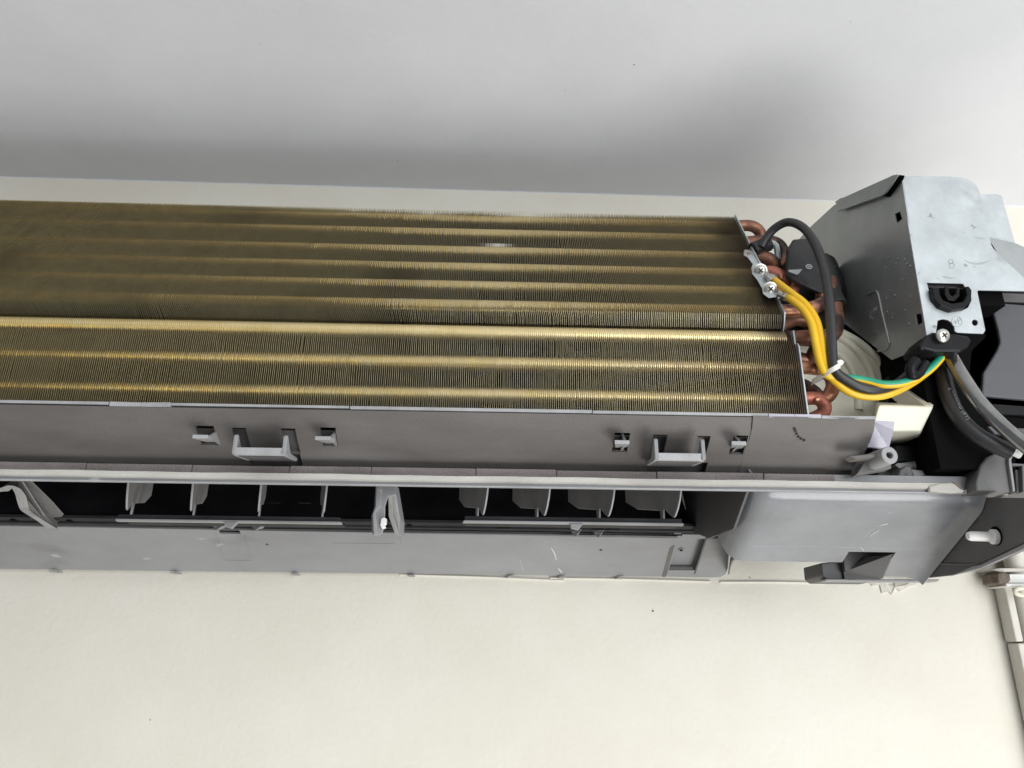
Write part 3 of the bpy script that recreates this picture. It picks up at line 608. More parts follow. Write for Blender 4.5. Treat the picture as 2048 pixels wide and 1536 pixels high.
# duct inside
xe = .1455
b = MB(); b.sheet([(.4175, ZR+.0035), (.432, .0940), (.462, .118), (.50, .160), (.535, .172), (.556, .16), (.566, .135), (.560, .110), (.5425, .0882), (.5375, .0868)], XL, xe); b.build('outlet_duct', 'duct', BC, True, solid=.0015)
b = MB(); b.ext([(xe, y, z) for y, z in ((.4125, ZR+.003), (.435, .107), (.462, .13), (.50, .168), (.56, .16), (.566, .13), (.545, .086), (.50, .074), (.446, .0718))], (.0015, 0, 0)); b.build('duct_end', 'dark', BC)
b = MB()
for z0, y0 in ((.0862, .5335),):
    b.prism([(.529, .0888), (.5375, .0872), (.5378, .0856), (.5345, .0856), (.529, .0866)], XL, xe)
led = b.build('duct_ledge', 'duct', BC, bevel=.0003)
b = MB(); b.box(XL, xe, .5365, .5379, .0867, .0873); b.build('ledge_edge', 'grey_dark', BC)
b = MB()
for px in (22, 135, 772, 818, 1448): 
    p = P(px, 1056, .5335); b.box(p.x-.0016, p.x+.0016, .5325, .5372, .0850, .0895); b.build('ledge_notch', 'void', BC); b = MB()
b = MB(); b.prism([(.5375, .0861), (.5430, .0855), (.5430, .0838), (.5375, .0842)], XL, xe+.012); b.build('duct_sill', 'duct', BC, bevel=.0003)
# faint panel seams inside the duct
for px0, px1, py, y in ((290, 660, 1008, .556), (920, 1330, 1022, .556)):
    p, q = P(px0, py, y), P(px1, py, y)
    b = MB(); n = 12
    for i in range(n):
        a = p.lerp(q, i/n); c = p.lerp(q, (i+.8)/n); dz = .0012*(i % 2); b.box(a.x, c.x, y-.002, y+.002, a.z-dz, a.z-dz+.0006)
    b.build('duct_seam', 'dark', BC)
# bottom panel
PB0 = Vector((0, .5432, .0850)); PBd = (Vector((0, .5925, .0570))-PB0).normalized(); PBn = Vector((1, 0, 0)).cross(PBd)
def pb(px, py): q = PPL(px, py, PB0, PBn); return (q.x, (q-PB0).dot(PBd))
Lb = pb(700, 1144)[1]
rec = [pb(*q) for q in ((1339, 1086), (1408, 1087), (1397, 1142), (1335, 1141))]
rx0, rx1 = rec[3][0], rec[1][0]
xr_ = pb(1464, 1076)[0]
cor = [pb(*q) for q in ((1464, 1076), (1457, 1110), (1455, 1135), (1450, 1147), (1440, 1152.5), (1425, 1153))]
outer = [(XL, 0)]+cor[:1]+cor[1:]+[(pb(1335, 1152)[0], Lb), (pb(1324, 1150)[0], Lb), (XL, Lb)]
holes = [[(pb(534, 1087)[0]+.0011*math.cos(k*.5236), pb(534, 1087)[1]+.0011*math.sin(k*.5236)) for k in range(12)],
         [(pb(1201, 1098)[0]+.0011*math.cos(k*.5236), pb(1201, 1098)[1]+.0011*math.sin(k*.5236)) for k in range(12)],
         [(rx0, .004), (rx1, .004), (rx1, Lb-.0085), (rx0, Lb-.0085)],
         [pb(*q) for q in ((437, 1058.5), (479, 1059), (482, 1066), (440, 1065))]]
plate('bottom_panel', outer, holes, PB0, (1, 0, 0), PBd, .0020, 'grey_lower', BC, .0003)
def onb(px, py, up=0.0): a, d = pb(px, py); return PB0+Vector((a, 0, 0))+PBd*d-PBn*up*(1 if PBn.z > 0 else -1)
SG = 1 if PBn.z > 0 else -1            # panel normal pointing up or down
dn = -PBn*SG                            # towards the camera
b = MB(); b.ext([PB0+Vector((x, 0, 0))+PBd*d-dn*.006 for x, d in ((XL, -.001), (xr_-.004, -.001), (xr_-.008, Lb-.001), (XL, Lb-.001))], -dn*.001); b.build('panel_backing', 'dark', BC)
# screw pocket
sp_ = empty('screw_pocket', parent=AC)
b = MB(); o = PB0; pk = lambda x, d, h: o+Vector((x, 0, 0))+PBd*d+dn*h
b.ext([pk(rx0-.001, .003, -.0045), pk(rx1+.001, .003, -.0045), pk(rx1+.001, Lb-.007, -.0045), pk(rx0-.001, Lb-.007, -.0045)], -dn*.001); b.build('pocket_floor', 'grey', sp_)
h0 = pb(1366, 1107); b = MB(); b.lathe(pk(h0[0]-.0005, h0[1]+.001, -.0043), dn, [(0, .0001), (.0013, .0001), (.0013, .0006), (.0021, .0006), (.0022, -.0004)], 20); b.build('pocket_hole', ['grey'], sp_, True)
b = MB(); b.lathe(pk(h0[0]-.0005, h0[1]+.001, -.0040), dn, [(0, 0), (.0013, 0), (.0013, -.0003)], 16); b.build('hole_core', 'void', sp_)
b = MB(); b.ext([pk(rx0, Lb-.0086, .0012), pk(rx1, Lb-.0086, .0012), pk(rx1-.001, Lb-.0048, .0012), pk(rx0, Lb-.0048, .0012)], -dn*.004); b.build('pocket_bar', 'grey_lower', sp_, bevel=.0003)
b = MB(); b.ext([pk(rx0+.003, .0015, .0016), pk(rx1, .0015, .0016), pk(rx1-.0005, .0046, .0016), pk(rx0+.003, .0046, .0016)], -dn*.003); b.build('pocket_bar', 'grey_lower', sp_, bevel=.0003)
b = MB(); b.ext([pk(rx0-.0036, .018, .0011), pk(rx0-.0003, .014, .0011), pk(rx0-.0003, Lb, .0011), pk(rx0-.0036, Lb, .0011)], -dn*.001); b.build('pocket_shadow_gap', 'dusty', sp_)
b = MB(); b.ext([pk(rx1-.0006, .0015, .0013), pk(rx1+.0006, .0015, .0013), pk(rx1+.0002, Lb-.0045, .0013), pk(rx1-.001, Lb-.0045, .0013)], -dn*.001); b.build('pocket_edge', 'dark', sp_)
# shallow moulded lines, feet along the back edge
def line(b, pts, w=.00025, up=.0012):
    b.tube([onb(*q)+dn*(up-.0001) for q in pts], w, 6, 1)
b = MB()
for sg_ in ([(433, 1065), (450, 1118)], [(450, 1118), (503, 1119)], [(488, 1066), (503, 1119)], [(665, 1084), (790, 1085)], [(800, 1066), (803, 1088)]):
    b = MB(); line(b, sg_, .0002); b.build('moulded_line', 'grey_lower', BC)
for px in (113, 352, 590, 822, 1022, 1125, 1242):
    p = onb(px, 1143); b = MB(); b.box(p.x-.0026, p.x+.0026, .588, .5985, .0556, .0563); b.build('edge_foot', 'grey_lower', BC, bevel=.0003)
# dried glue smears on the panel and the smooth end
def smear(name, m, quads, fn, parent=BC):
    b = MB()
    for pts in quads:
        b.ext([fn(*q) for q in pts], (0, .0002, .0002))
    return b.build(name, m, parent)
b = MB()
for pth, w in (([(1102, 1094), (1106, 1100), (1109, 1106), (1112, 1118)], .0007), ([(1115, 1134), (1121, 1140), (1123, 1144)], .0008), ([(1040, 1118), (1046, 1139)], .0004), ([(932, 1071), (931, 1080)], .0003)):
    b = MB(); b.tube([onb(*q)+dn*.0008 for q in pth], lambda t, w=w: w*(.35+.65*abs(math.sin(2.2*t+.5))), 8, 4); b.build('glue_smear', 'chalk', BC, True)
# clear-plastic bits and clips on the lip
b = MB()
for px, py in ((1150, 1064), (1195, 1066), (437, 1052), (515, 1052)):
    p = P(px, py, .536); b.ext([p+Vector((-.004, 0, .002)), p+Vector((.005, 0, .002)), p+Vector((.003, .004, -.001)), p+Vector((0, -.004, -.004)), p+Vector((-.003, -.004, -.001))], (0, .0015, .0006)); b.build('lip_tab', 'grey_lower', BC, bevel=.0004); b = MB()

# ---------------- vanes and link bars
VA = math.radians(15)
vpoly = [(-.028, .150), (.052, .128), (.052, .109), (.0515, .1015), (.0500, .0945), (.0475, .0882), (.0440, .0828), (.0405, .0792), (.0385, .0786), (.0350, .0803), (.0285, .0850), (.0262, .0856), (.0255, .0766), (.0225, .0764), (.0215, .0858), (.010, .0880), (-.010, .0920), (-.028, .100)]
def vane(fx, fy=.436, parent=None):
    d = Vector((math.sin(VA), -math.cos(VA), 0)); b = MB()
    pts = [Vector((fx, fy, 0))+d*(f-.052)+Vector((0, 0, z)) for f, z in vpoly]
    b.ext(pts, Vector((d.y, -d.x, 0))*.0012)
    return b.build('vane', 'vane', parent, bevel=.0003)
for gi, (fronts, bar) in enumerate((((253, 384, 522, 655), (228, 682)), ((980, 1105, 1235, 1369), (925, 1369)))):
    vs_ = tag(empty('vane_set', parent=AC))
    first = None
    for px in fronts:
        x = P(px, 985, .436).x
        if first is None: first = vane(x, parent=vs_); x_0 = x
        else: copy_part(first, x-x_0, vs_)
    y = .4505; p, q = P(bar[0], 1040, y), P(bar[1], 1044, y); zt = P((bar[0]+bar[1])/2, 1034.5+gi*1.5, y).z; zb = P((bar[0]+bar[1])/2, 1044+gi*3, y).z
    b = MB(); r = .0014; x0, x1 = p.x, q.x
    b.ext([(x0, y+.002, zb), (x0+.0008, y, zb), (x1-.0008, y, zb), (x1, y+.002, zb), (x1, y+.0055, zb), (x0, y+.0055, zb)], (0, 0, .0012)); b.build('link_bar', 'grey_lower', vs_, bevel=.0003)
    b = MB(); b.box(x0+.0012, x1-.0012, y+.0012, y+.005, zb+.0012, zb+.0040); b.build('bar_rib', 'duct', vs_, bevel=.0003)
    b = MB(); b.ext([(x0+.001, y+.0145, zb+.0012), (x1-.001, y+.0145, zb+.0012), (x1-.001, y+.022, zb+.001), (x0+.001, y+.022, zb+.001)], (0, 0, .0015)); b.build('bar_web', 'duct', vs_)
    xm = P((461, 1153)[gi], 1050, y).x
    b = MB(); b.ext([(xm-.004, y-.0005, zb), (xm+.004, y-.0005, zb+.0002), (xm+.0028, y-.001, zb-.0018), (xm+.001, y-.001, zb-.0040), (xm-.0035, y-.001, zb-.0028)], (0, .003, 0)); b.build('bar_lug', 'grey_lower', vs_, bevel=.0004)
    for k in (.2, .78):
        xk = x0+(x1-x0)*k; b = MB(); b.box(xk-.004, xk+.004, .530, .5375, .0846, .0880); b.build('bar_stop', 'void', vs_)
# outlet stays
st = empty('outlet_stay', parent=AC)
Zq = lambda q: (q[0]/6.4, 940+q[1]/6.4)
inn = [(-160, 275), (0, 258), (60, 253), (105, 218), (150, 235), (190, 300), (215, 390), (245, 480), (290, 535), (480, 655), (600, 745)]
out = [(-160, 240), (0, 230), (70, 205), (120, 198), (190, 208), (250, 265), (290, 330), (320, 450), (345, 505), (480, 600), (640, 700), (700, 745)]
sm = lambda L_: [(v.x, v.y) for v in smooth([Vector((a, c, 0)) for a, c in L_], 4)]
yst = lambda c: .446+.0009*max(0, c-960)
b = MB(); so, si = sm(out), sm(inn)[::-1]; b.ext([P(*Zq(q), yst(Zq(q)[1])) for q in so+si], (0, .004, 0)); b.build('stay_flange', 'grey_lower', st, bevel=.0004)
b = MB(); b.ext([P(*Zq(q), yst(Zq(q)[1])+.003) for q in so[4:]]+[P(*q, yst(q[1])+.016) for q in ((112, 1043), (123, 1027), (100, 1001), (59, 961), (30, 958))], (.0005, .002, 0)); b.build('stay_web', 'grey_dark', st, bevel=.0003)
b = MB(); b.tube([P(*Zq(q), yst(Zq(q)[1])+.006) for q in ((290, 150), (450, 400), (605, 640))], .0004, 6, 3); b.build('stay_rib', 'grey', st)
st = empty('outlet_stay', parent=AC)
b = MB(); b.ext([P(a, c, .440) for a, c in ((754, 965), (788, 965), (792, 990), (777, 993), (771, 1012), (770, 1050), (765, 1067), (757, 1072), (747, 1069), (745, 1030), (751, 1012))], (-.002, .008, .001)); b.build('stay_web', 'grey', st, bevel=.0006)
b = MB(); b.ext([P(a, c, .4385) for a, c in ((752, 966), (763, 966), (762, 1012), (752, 1024), (754, 1058), (758, 1070), (747, 1070), (745, 1028), (751, 1012))], (0, .004, 0)); b.build('stay_flange', 'grey_lower', st, bevel=.0005)
b = MB(); b.ext([P(a, c, .450+.0006*(c-970)) for a, c in ((787, 962), (800, 1036), (799, 1066), (793, 1068), (777, 1030), (776, 990), (781, 985))], (.001, .02, 0)); b.build('stay_web', 'grey', st, bevel=.0004)
b = MB(); b.ext([P(a, c, .446+.0006*(c-970)) for a, c in ((776, 990), (782, 986), (785, 992), (786, 1030), (799, 1069), (790, 1069), (777, 1032))], (0, .004, 0)); b.build('stay_flange', 'grey_lower', st, bevel=.0004)
b = MB(); b.ext([P(a, c, .437) for a, c in ((762, 1037), (768, 1034), (773, 1037), (772, 1048), (769, 1049), (771, 1055), (763, 1057), (760, 1050))], (0, .004, 0)); b.build('grease_blob', 'white', st, bevel=.0008)

# ---------------- smooth right end of the casing
HO = Vector((0, .410, .0875)); Hd = Vector((0, 1, -.47)).normalized(); Hn = Vector((0, .47, 1)).normalized()     # Hn points up into the unit
tp = [(-.001, .0060), (.0012, .0046), (.0034, .0030), (.0056, .0014), (.0076, .0004), (.0098, 0), (.013, 0), (.025, 0), (.040, 0), (.052, 0), (.0600, 0), (.0700, 0), (.0716, .0009), (.0722, .0024)]
tp2 = tp[:10]+[(.060, 0), (.0705, 0), (.080, 0), (.0900, 0), (.0914, .0008), (.092, .002)]
cols = [(.1462, .040), (.1468, .022), (.1482, .0115), (.1508, .0048), (.1545, .0012), (.1590, 0), (.17, 0), (.19, 0), (.21, 0), (.2228, 0), (.2526, 0), (.262, 0), (.2700, -.0004), (.2752, -.0016), (.2782, -.0036), (.2796, -.0064)]
trow = tp[:11]+[(.0655, 0), (.0722, 0), (.080, 0), (.0885, 0)]
ccol = cols[:6]+[(.1590+.0064*i, 0) for i in range(1, 10)]+cols[9:]
b = MB(); n = len(trow)
for x, off in ccol:
    for t, o_ in trow: b.v.append(tuple(HO+Hd*t+Hn*(o_*max(0, 1-abs(off)*60)+off)+Vector((x, 0, 0))))
for i in range(len(ccol)-1):
    xm_ = (ccol[i][0]+ccol[i+1][0])/2; lim = .0722 if xm_ < .2228 else (.0600 if xm_ < .2526 else .0885)
    for j in range(n-1):
        if trow[j+1][0] <= lim+1e-6: b.f.append((i*n+j, i*n+j+1, (i+1)*n+j+1, (i+1)*n+j)); b.m.append(0)
b.build('smooth_end', 'gloss', BC, True, solid=.0012, autos=75)
b = MB(); e0 = HO+Hd*.0722+Hn*.0006
b.tube([e0+Vector((.1535, 0, .002)), e0+Vector((.158, 0, .0004)), e0+Vector((.170, 0, 0)), e0+Vector((.2215, 0, 0))], .0011, 10, 4); b.build('smooth_end_lip', 'gloss', BC, True)
b = MB(); a1_ = HO+Hd*.030+Hn*.006+Vector((.1500, 0, 0)); a2_ = HO+Hd*.0722+Hn*.0012+Vector((.1548, 0, 0)); n = 6; vs = []
for i in range(n+1):
    q = i/n; p0 = a1_.lerp(a2_, q); p1 = P(1469, 1066, .5405).lerp(P(1457, 1149, .5860), q)
    for k in range(7):
        t = k/6; p = p0.lerp(p1, t); p.z += .004*math.sin(math.pi*t)*(1-q*.4); vs.append(p)
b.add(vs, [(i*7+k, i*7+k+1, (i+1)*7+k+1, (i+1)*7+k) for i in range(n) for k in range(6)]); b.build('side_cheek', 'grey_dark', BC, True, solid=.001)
# little pocket in the lower edge
b = MB(); b.ext([P(a, c, .497) for a, c in ((1642, 1126), (1700, 1120), (1765, 1120), (1762, 1161), (1655, 1160), (1645, 1152))], (0, .03, 0)); b.build('pocket_block', 'dark', BC, bevel=.0008)
b = MB(); b.ext([P(a, c, .4905) for a, c in ((1686, 1102), (1795, 1102), (1768, 1128), (1690, 1142))], (0, .004, 0)); b.build('pocket_roof', 'dark', BC)
b = MB(); b.ext([PX(1785, 1108, .2520), PX(1764, 1157, .2520), P(1690, 1160, .4945), P(1687, 1144, .4945), P(1733, 1114, .486)], (.0012, .001, 0)); b.build('pocket_cheek', 'grey_dark', BC)
b = MB(); b.ext([P(1650, 1158, .4940), P(1880, 1158.5, .4940), P(1876, 1163, .4940), P(1652, 1162, .4940)], (0, .01, 0)); b.build('lower_edge', 'grey_lower', BC, bevel=.0004)
Hf = lambda px, py: PPL(px, py, HO-Hn*.0006, Hn)
b = MB()
for pth, w in (([(1757, 1052), (1766, 1049), (1776, 1048)], .0007), ([(1739, 1073), (1746, 1066), (1754, 1062), (1757, 1058)], .0009), ([(1729, 1083), (1734, 1080)], .0006), ([(1722, 1095), (1727, 1101)], .0008), ([(1777, 1027), (1781, 1024)], .0006)):
    b = MB(); b.tube([Hf(*q) for q in pth], lambda t, w=w: w*.55*(.4+.6*abs(math.sin(2.6*t+.4))), 8, 4); b.build('glue_smear', 'chalk', BC, True)
b = MB(); b.tube([Hf(1500, 1092), Hf(1640, 1093), Hf(1850, 1098)], .00018, 6, 1); b.build('moulded_line', 'gloss', BC)
# inner end wall with pivot pin, its shade put into the dark colour
XE = .2800
ep = empty('end_wall', parent=AC); tag(ep, 'grey end wall coloured dark for its shade, with a white louver pivot pin')
ew = [(1836, 1158), (1848, 1120), (1880, 1060), (1905, 1010), (1925, 994), (2180, 998), (2180, 1040), (2048, 1099), (1960, 1138), (1900, 1151)]
xplate('wall_plate', ew, [], XE, .002, 'dark', ep, .0003)
b = MB(); b.tube([PX(*q, XE-.0001) for q in ((1943, 996), (1925, 1004), (1912, 1018), (1890, 1058), (1862, 1108), (1851, 1126))], .0010, 8, 4); b.tube([PX(*q, XE-.0001) for q in ((1851, 1126), (1900, 1128), (1945, 1128.5), (1960, 1124), (2000, 1106), (2048, 1083), (2150, 1040))], .0007, 8, 3); b.build('wall_rib', 'dark', ep, True)
b = MB(); b.ext([PX(a, c, XE-.0018) for a, c in ((1900, 1152), (1960, 1137), (2048, 1098), (2180, 1042), (2180, 1030), (2048, 1088), (1962, 1129), (1945, 1132))], (.0017, 0, 0)); b.build('wall_rim', 'grey', ep, bevel=.0005)
pc = PX(1992, 1072, XE)
b = MB(); b.lathe(pc, (-1, 0, 0), [(0, .0004), (.0052, .0004), (.0054, -.0005)], 24); b.build('pin_hole', 'void', ep)
b = MB(); b.lathe(pc+Vector((0, 0, -.0005)), Vector((-1, .06, .03)), [(.0042, -.001), (.0042, .0022), (.0036, .0030), (.0027, .0034), (.0027, .0135), (.0021, .0155), (0, .0160)], 24); b.build('pivot_pin', 'white', ep, True)

# ---------------- rear right ribs and bosses of the casing
RB = tag(empty('rear_ribs', parent=AC), 'grey moulded ribs and screw boss at the right end')
bp = P(1777, 911, .386); axb = Vector((.10, -1, -.02)).normalized()
b = MB(); b.lathe(bp, axb, [(.0018, -.006), (.0018, .0008), (.0022, .0012), (.0044, .0012), (.0048, .0008), (.0048, -.045), (.0018, -.045)], 32); b.build('screw_boss', 'grey_lower', RB, True)
b = MB(); b.lathe(bp-axb*.0055, axb, [(0, 0), (.0018, 0)], 16); b.build('boss_bore', 'void', RB)
b = MB(); b.ext([P(a, c, .389) for a, c in ((1700, 912), (1735, 908), (1760, 906), (1763, 912), (1712, 918))], (0, .008, 0)); b.build('rib', 'dusty', RB, bevel=.0004)
b = MB(); b.ext([P(a, c, .400) for a, c in ((1712, 950), (1730, 922), (1765, 918), (1783, 926), (1783, 937), (1752, 942))], (0, .008, 0)); b.build('rib', 'grey_dark', RB, bevel=.0005)
b = MB(); b.ext([P(a, c, .425) for a, c in ((1795, 920), (1815, 919), (1975, 924), (1968, 938), (1910, 938), (1800, 937), (1790, 930))], (0, .012, 0)); b.build('cross_rail', 'grey', RB, bevel=.0008)
b = MB(); b.ext([P(a, c, .414) for a, c in ((1790, 975), (1800, 940), (1812, 931), (1822, 932), (1828, 950), (1820, 958), (1812, 950), (1802, 976))], (0, .012, 0)); b.build('hook_post', 'dark', RB, bevel=.0008)
b = MB(); b.ext([P(a, c, .418) for a, c in ((1822, 938), (1846, 941), (1851, 950), (1830, 955))], (0, .01, 0)); b.build('rib', 'grey', RB, bevel=.0005)
b = MB(); b.ext([P(a, c, .428) for a, c in ((1805, 975), (1815, 955), (1860, 952), (1915, 955), (1895, 965), (1840, 966), (1815, 975))], (0, .006, .0)); b.build('rib', 'grey', RB, bevel=.0004)
b = MB(); b.ext([P(a, c, .424) for a, c in ((1812, 974), (1822, 966), (1880, 961), (1905, 966), (1850, 974))], (0, .004, .0)); b.build('rib', 'dusty', RB, bevel=.0004)
b = MB(); b.ext([P(a, c, .418) for a, c in ((1898, 965), (1935, 948), (1975, 932), (1985, 945), (1960, 968), (1925, 978))], (0, .008, .0)); b.build('sloping_rib', 'dusty', RB, bevel=.0006)
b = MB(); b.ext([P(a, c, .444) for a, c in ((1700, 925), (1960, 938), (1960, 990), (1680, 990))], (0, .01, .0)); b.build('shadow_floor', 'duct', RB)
b = MB(); b.ext([P(a, c, .436) for a, c in ((1740, 960), (1790, 925), (1796, 928), (1786, 975), (1740, 978))], (0, .006, .0)); b.build('rib', 'dark', RB)
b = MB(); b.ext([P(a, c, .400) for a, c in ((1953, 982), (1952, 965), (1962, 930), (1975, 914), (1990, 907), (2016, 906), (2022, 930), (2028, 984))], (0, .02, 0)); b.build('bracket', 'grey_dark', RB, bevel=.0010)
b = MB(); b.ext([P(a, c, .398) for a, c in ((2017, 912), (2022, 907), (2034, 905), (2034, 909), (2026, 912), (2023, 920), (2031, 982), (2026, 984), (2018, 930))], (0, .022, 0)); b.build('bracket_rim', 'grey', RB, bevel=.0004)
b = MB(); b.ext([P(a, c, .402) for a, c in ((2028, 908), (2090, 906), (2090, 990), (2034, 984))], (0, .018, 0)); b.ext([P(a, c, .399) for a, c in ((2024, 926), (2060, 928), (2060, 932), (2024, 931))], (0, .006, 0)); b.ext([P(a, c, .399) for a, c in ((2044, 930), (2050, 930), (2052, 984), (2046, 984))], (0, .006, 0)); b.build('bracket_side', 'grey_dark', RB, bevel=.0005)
b = MB(); b.ext([P(a, c, .409) for a, c in ((1932, 979), (1940, 974), (1955, 981), (1955, 986), (1930, 985))], (0, .002, 0)); b.build('paper_scrap', 'white', RB)

for px, py, w_, h_, m in ((1925, 800, 26, 14, 'panelgrey'), (1960, 850, 40, 10, 'dark'), (1990, 880, 34, 12, 'panelgrey'), (2020, 850, 26, 16, 'dark')):
    b = MB(); b.ext([P(px-w_/2, py-h_/2, .420), P(px+w_/2, py-h_/2+2, .420), P(px+w_/2, py+h_/2+2, .420), P(px-w_/2, py+h_/2, .420)], (0, .008, 0)); b.build('connector', m, HB, bevel=.0008)

# ================================================================== LOOSE CABLES (things of their own)
def cable(name, pts, r, mats, label, cat='cable', sides=14, sub=8, mfun=None, group=None):
    b = MB(); b.tube([P(*p) for p in pts], r, sides, sub, mfun=mfun)
    return tag(b.build(name, mats, None, True), label, cat, group)
ew1 = cable('earth_wire', [(1545, 558, .4185), (1556, 566, .413), (1582, 586, .404), (1610, 608, .398), (1632, 640, .395), (1642, 680, .393), (1647, 715, .392), (1654, 742, .392), (1672, 764, .393), (1700, 785, .394), (1735, 793, .395), (1775, 789, .395), (1820, 768, .394), (1858, 740, .391), (1885, 712, .389), (1890, 703, .389)], .0023, ['yellow'],
      'plain yellow earth wire from the upper strap screw, lowest strand of the sagging loop', 'wire')
ew2 = cable('earth_wire', [(1572, 592, .4085), (1584, 600, .402), (1606, 619, .397), (1623, 648, .394), (1632, 690, .392), (1640, 725, .391), (1652, 748, .391), (1676, 757, .3925), (1705, 757, .392), (1735, 762, .391), (1770, 769, .389), (1810, 765, .388), (1848, 748, .3865), (1876, 722, .386), (1884, 704, .387)], .0023, ['yellow', 'green'],
      'yellow and green striped earth wire from the lower strap screw', 'wire', mfun=lambda k, t: 1 if (t > .53 and k in (10, 11, 12, 13, 0)) else 0)
def lug(w, a, c, r=.0021):
    b = MB(); b.tube([P(*a), P(*c)], r, 6, 1); b.build('crimp_lug', 'steel', w, bevel=.0003)
lug(ew1, (1531, 549, .4225), (1541, 556, .4190)); lug(ew1, (1541, 555, .4178), (1548, 561, .4155), .0031)
lug(ew2, (1556, 586, .4095), (1566, 590, .4085)); lug(ew2, (1571, 592, .4080), (1577, 595, .4065), .0031)
cable('sensor_cable', [(1523, 494, .4415), (1533, 476, .439), (1548, 458, .435), (1572, 445, .428), (1596, 449, .420), (1618, 468, .413), (1638, 505, .405), (1652, 555, .398), (1659, 610, .393), (1663, 670, .390), (1665, 715, .389), (1670, 742, .389), (1692, 760, .390), (1722, 775, .391), (1752, 779, .392), (1790, 770, .394), (1815, 752, .395), (1832, 738, .394)], .0029, ['cable'],
      'black sleeved sensor cable arching over the copper bends beside the control box')
# cable tie
tc = tag(empty('cable_tie', P(1650, 750, .394)), 'white nylon cable tie bundling the wires against the copper bend', 'cable tie')
b = MB(); c = P(1652, 748, .3985); ta = (P(1676, 734, .3875)-P(1634, 757, .3875))*.5
ring_ = [P(1634, 757, .392)]; pts = []
for k in range(25):
    a = 2*math.pi*k/24; pts.append(c+ta*math.cos(a)*1.0+Vector((0, -.0125, 0))*math.sin(a)+Vector((0, 0, -.001))*math.sin(a))
vs = []
for k in range(24):
    o_ = pts[k]; rad_ = (o_-c).normalized(); zv = Vector((.25, 0, .97))*.0019; th = rad_*.0011
    vs += [o_-zv-th*.5, o_+zv-th*.5, o_+zv+th*.5, o_-zv+th*.5]
b.add(vs, [(k*4+j, k*4+(j+1) % 4, ((k+1) % 24)*4+(j+1) % 4, ((k+1) % 24)*4+j) for k in range(24) for j in range(4)]); b.build('tie_band', 'tie', tc, True, autos=50)
b = MB(); hq = P(1675, 733, .3895); b.ext([hq+Vector(v) for v in ((-.003, -.003, -.0016), (.002, -.003, .0002), (.0030, -.003, .0020), (.0016, -.003, .0034), (-.0012, -.003, .0026), (-.0034, -.003, .0010))], (0, .005, 0)); b.build('tie_head', 'tie', tc, bevel=.0005)
# right hand cables
cable('power_cable', [(1888, 688, .392), (1902, 715, .389), (1925, 755, .386), (1955, 800, .383), (1990, 838, .380), (2030, 874, .377), (2090, 922, .373)], .0041, ['silver'], 'thick grey cable in a shiny clear sleeve running to the lower right corner')
bc = cable('sleeved_cable', [(1884, 742, .399), (1896, 790, .397), (1915, 830, .394), (1945, 863, .391), (1982, 886, .389), (2022, 904, .388)], .0046, ['cable'], 'black sleeved cable with faint white printing below the shiny grey cable')
cable('violet_wire', [(2014, 899, .389), (2030, 899, .387), (2060, 906, .385)], .0012, ['purple'], 'thin violet wire leaving the printed black sleeve', 'wire')
cable('white_wire', [(2010, 902, .388), (2024, 903, .386), (2040, 910, .386)], .0022, ['white'], 'short white wire end at the mouth of the printed black sleeve', 'wire')
cable('red_wire', [(1908, 848, .405), (1925, 860, .404), (1938, 870, .403), (1950, 877, .404)], .0019, ['red'], 'short red wire under the printed black sleeve', 'wire')
cable('cream_wire', [(1948, 874, .406), (1956, 882, .406), (1960, 893, .407), (1972, 910, .409)], .0017, ['trunk'], 'cream wire hanging below the red wire end', 'wire')
# printing wrapped on the black sleeve
path = smooth([P(*p) for p in [(1884, 742, .399), (1896, 790, .397), (1915, 830, .394), (1945, 863, .391), (1982, 886, .389), (2022, 904, .388)]], 20)
cum = [0]
for a, c in zip(path, path[1:]): cum.append(cum[-1]+(c-a).length)
def wrap_text(txt, s0, size, ang0, name):
    fc = bpy.data.curves.new('t', 'FONT'); fc.body = txt; fc.size = size; fc.resolution_u = 2; fc.space_character = 1.15
    fo_ = bpy.data.objects.new('t', fc); COL.objects.link(fo_); bpy.context.view_layer.update()
    me = bpy.data.meshes.new_from_object(fo_.evaluated_get(bpy.context.evaluated_depsgraph_get())); bpy.data.objects.remove(fo_)
    for v in me.vertices:
        s_ = s0+v.co.x; i = max(0, min(len(cum)-2, next((k for k in range(len(cum)-1) if cum[k+1] >= s_), len(cum)-2)))
        t = (s_-cum[i])/(cum[i+1]-cum[i]); p = path[i].lerp(path[i+1], t); T = (path[min(i+2, len(path)-1)]-path[max(i-1, 0)]).normalized()
        n1 = Vector((0, -1, 0)); n1 = (n1-T*n1.dot(T)).normalized(); b1 = n1.cross(T)
        if b1.z < 0: b1 = -b1
        a = ang0+v.co.y/.0046; v.co = p+(n1*math.cos(a)+b1*math.sin(a))*.00472
    me.name = name; me.materials.clear(); me.materials.append(MT['print'])
    o_ = bpy.data.objects.new(name, me); COL.objects.link(o_); o_.parent = bc; return o_
wrap_text('PUSHENG (BY)', .0135, .0030, -.05, 'printed_text')

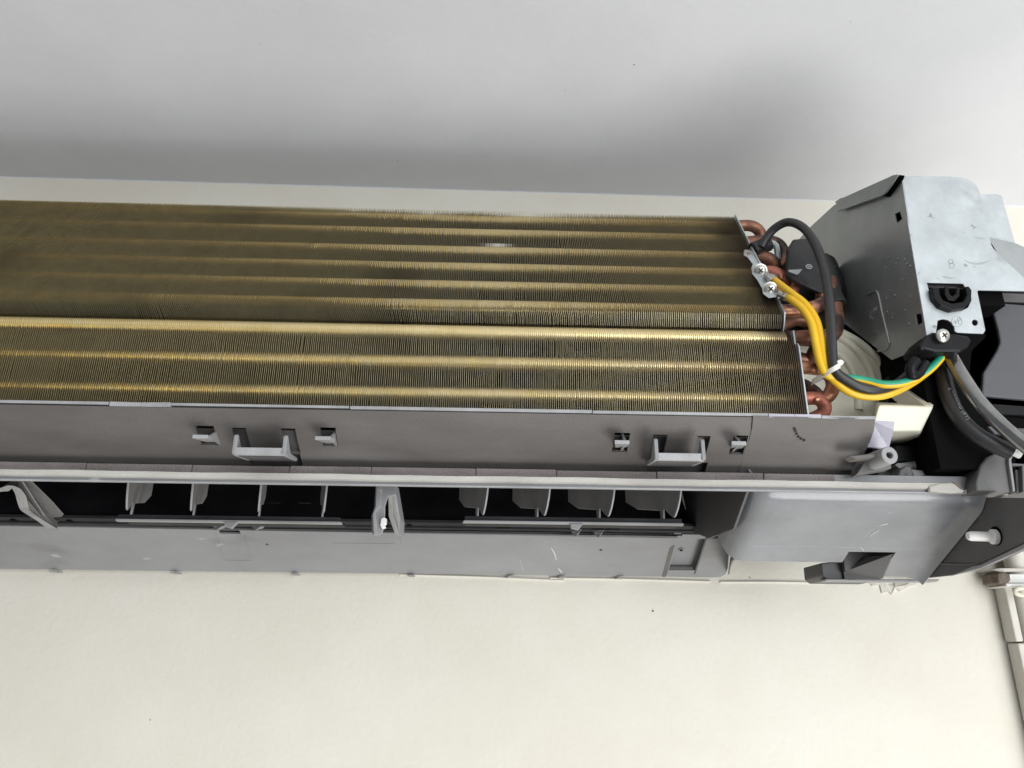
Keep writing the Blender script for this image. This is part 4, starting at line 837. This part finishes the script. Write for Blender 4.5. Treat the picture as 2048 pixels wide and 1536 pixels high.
# ================================================================== RIGHT EDGE OF THE WALL: trunking and broken bracket
tr = tag(empty('pipe_trunking', (.40, .598, -.05)), 'beige plastic pipe trunking running down the wall at the right edge', 'trunking')
xt = P(2005, 1170, .588).x
b = MB(); b.box(xt, xt+.006, .586, .599, P(2030, 1283, .587).z, .062); b.build('trunk_side', 'trunk', tr, bevel=.001)
b = MB(); b.box(xt+.0010, xt+.007, .586, .599, -.6, P(2030, 1283, .587).z-.0012); b.build('trunk_side', 'trunk', tr, bevel=.001)
b = MB(); b.tube([(xt+.014, .589, .10), (xt+.015, .589, .0), (xt+.016, .589, -.2), (xt+.016, .589, -.6)], .0075, 20, 3); b.build('trunk_pipe', 'trunk', tr, True)
b = MB(); b.box(xt+.024, xt+.075, .588, .599, -.6, .12); b.build('trunk_cover', 'wall', tr, bevel=.002)
b = MB(); b.ext([P(a, c, .580) for a, c in ((1983, 1139), (2000, 1136), (2080, 1136), (2080, 1143), (2010, 1144), (1997, 1143))], (0, .018, 0)); b.build('trunk_lid', 'trunk', tr, bevel=.0006)
br = tag(empty('broken_bracket', P(2020, 1160, .58)), 'white metal bracket with a rusted broken end beside the trunking', 'bracket')
b = MB(); b.ext([P(a, c, .578) for a, c in ((2018, 1148), (2080, 1147), (2080, 1166), (2016, 1166))], (0, .02, 0)); b.ext([P(a, c, .575) for a, c in ((2012, 1166.5), (2080, 1166.5), (2080, 1173), (2014, 1173))], (0, .023, 0)); b.build('bracket_arm', 'white', br, bevel=.0006)
b = MB(); rr = [(1994, 1147), (2003, 1143), (2020, 1147), (2022, 1160), (2017, 1168), (2012, 1172), (2006, 1167), (1998, 1166), (1996, 1156)]
b.ext([P(a, c, .5755) for a, c in rr], (0, .02, 0)); b.build('rusted_end', 'rust', br, bevel=.001)
b = MB(); b.tube([P(2062, 1178, .574), P(2045, 1176, .574), P(2032, 1179, .574), P(2031, 1186, .574), P(2042, 1190, .574), P(2062, 1188, .574)], .0016, 8, 4); b.build('bracket_hook', 'cream', br, True)
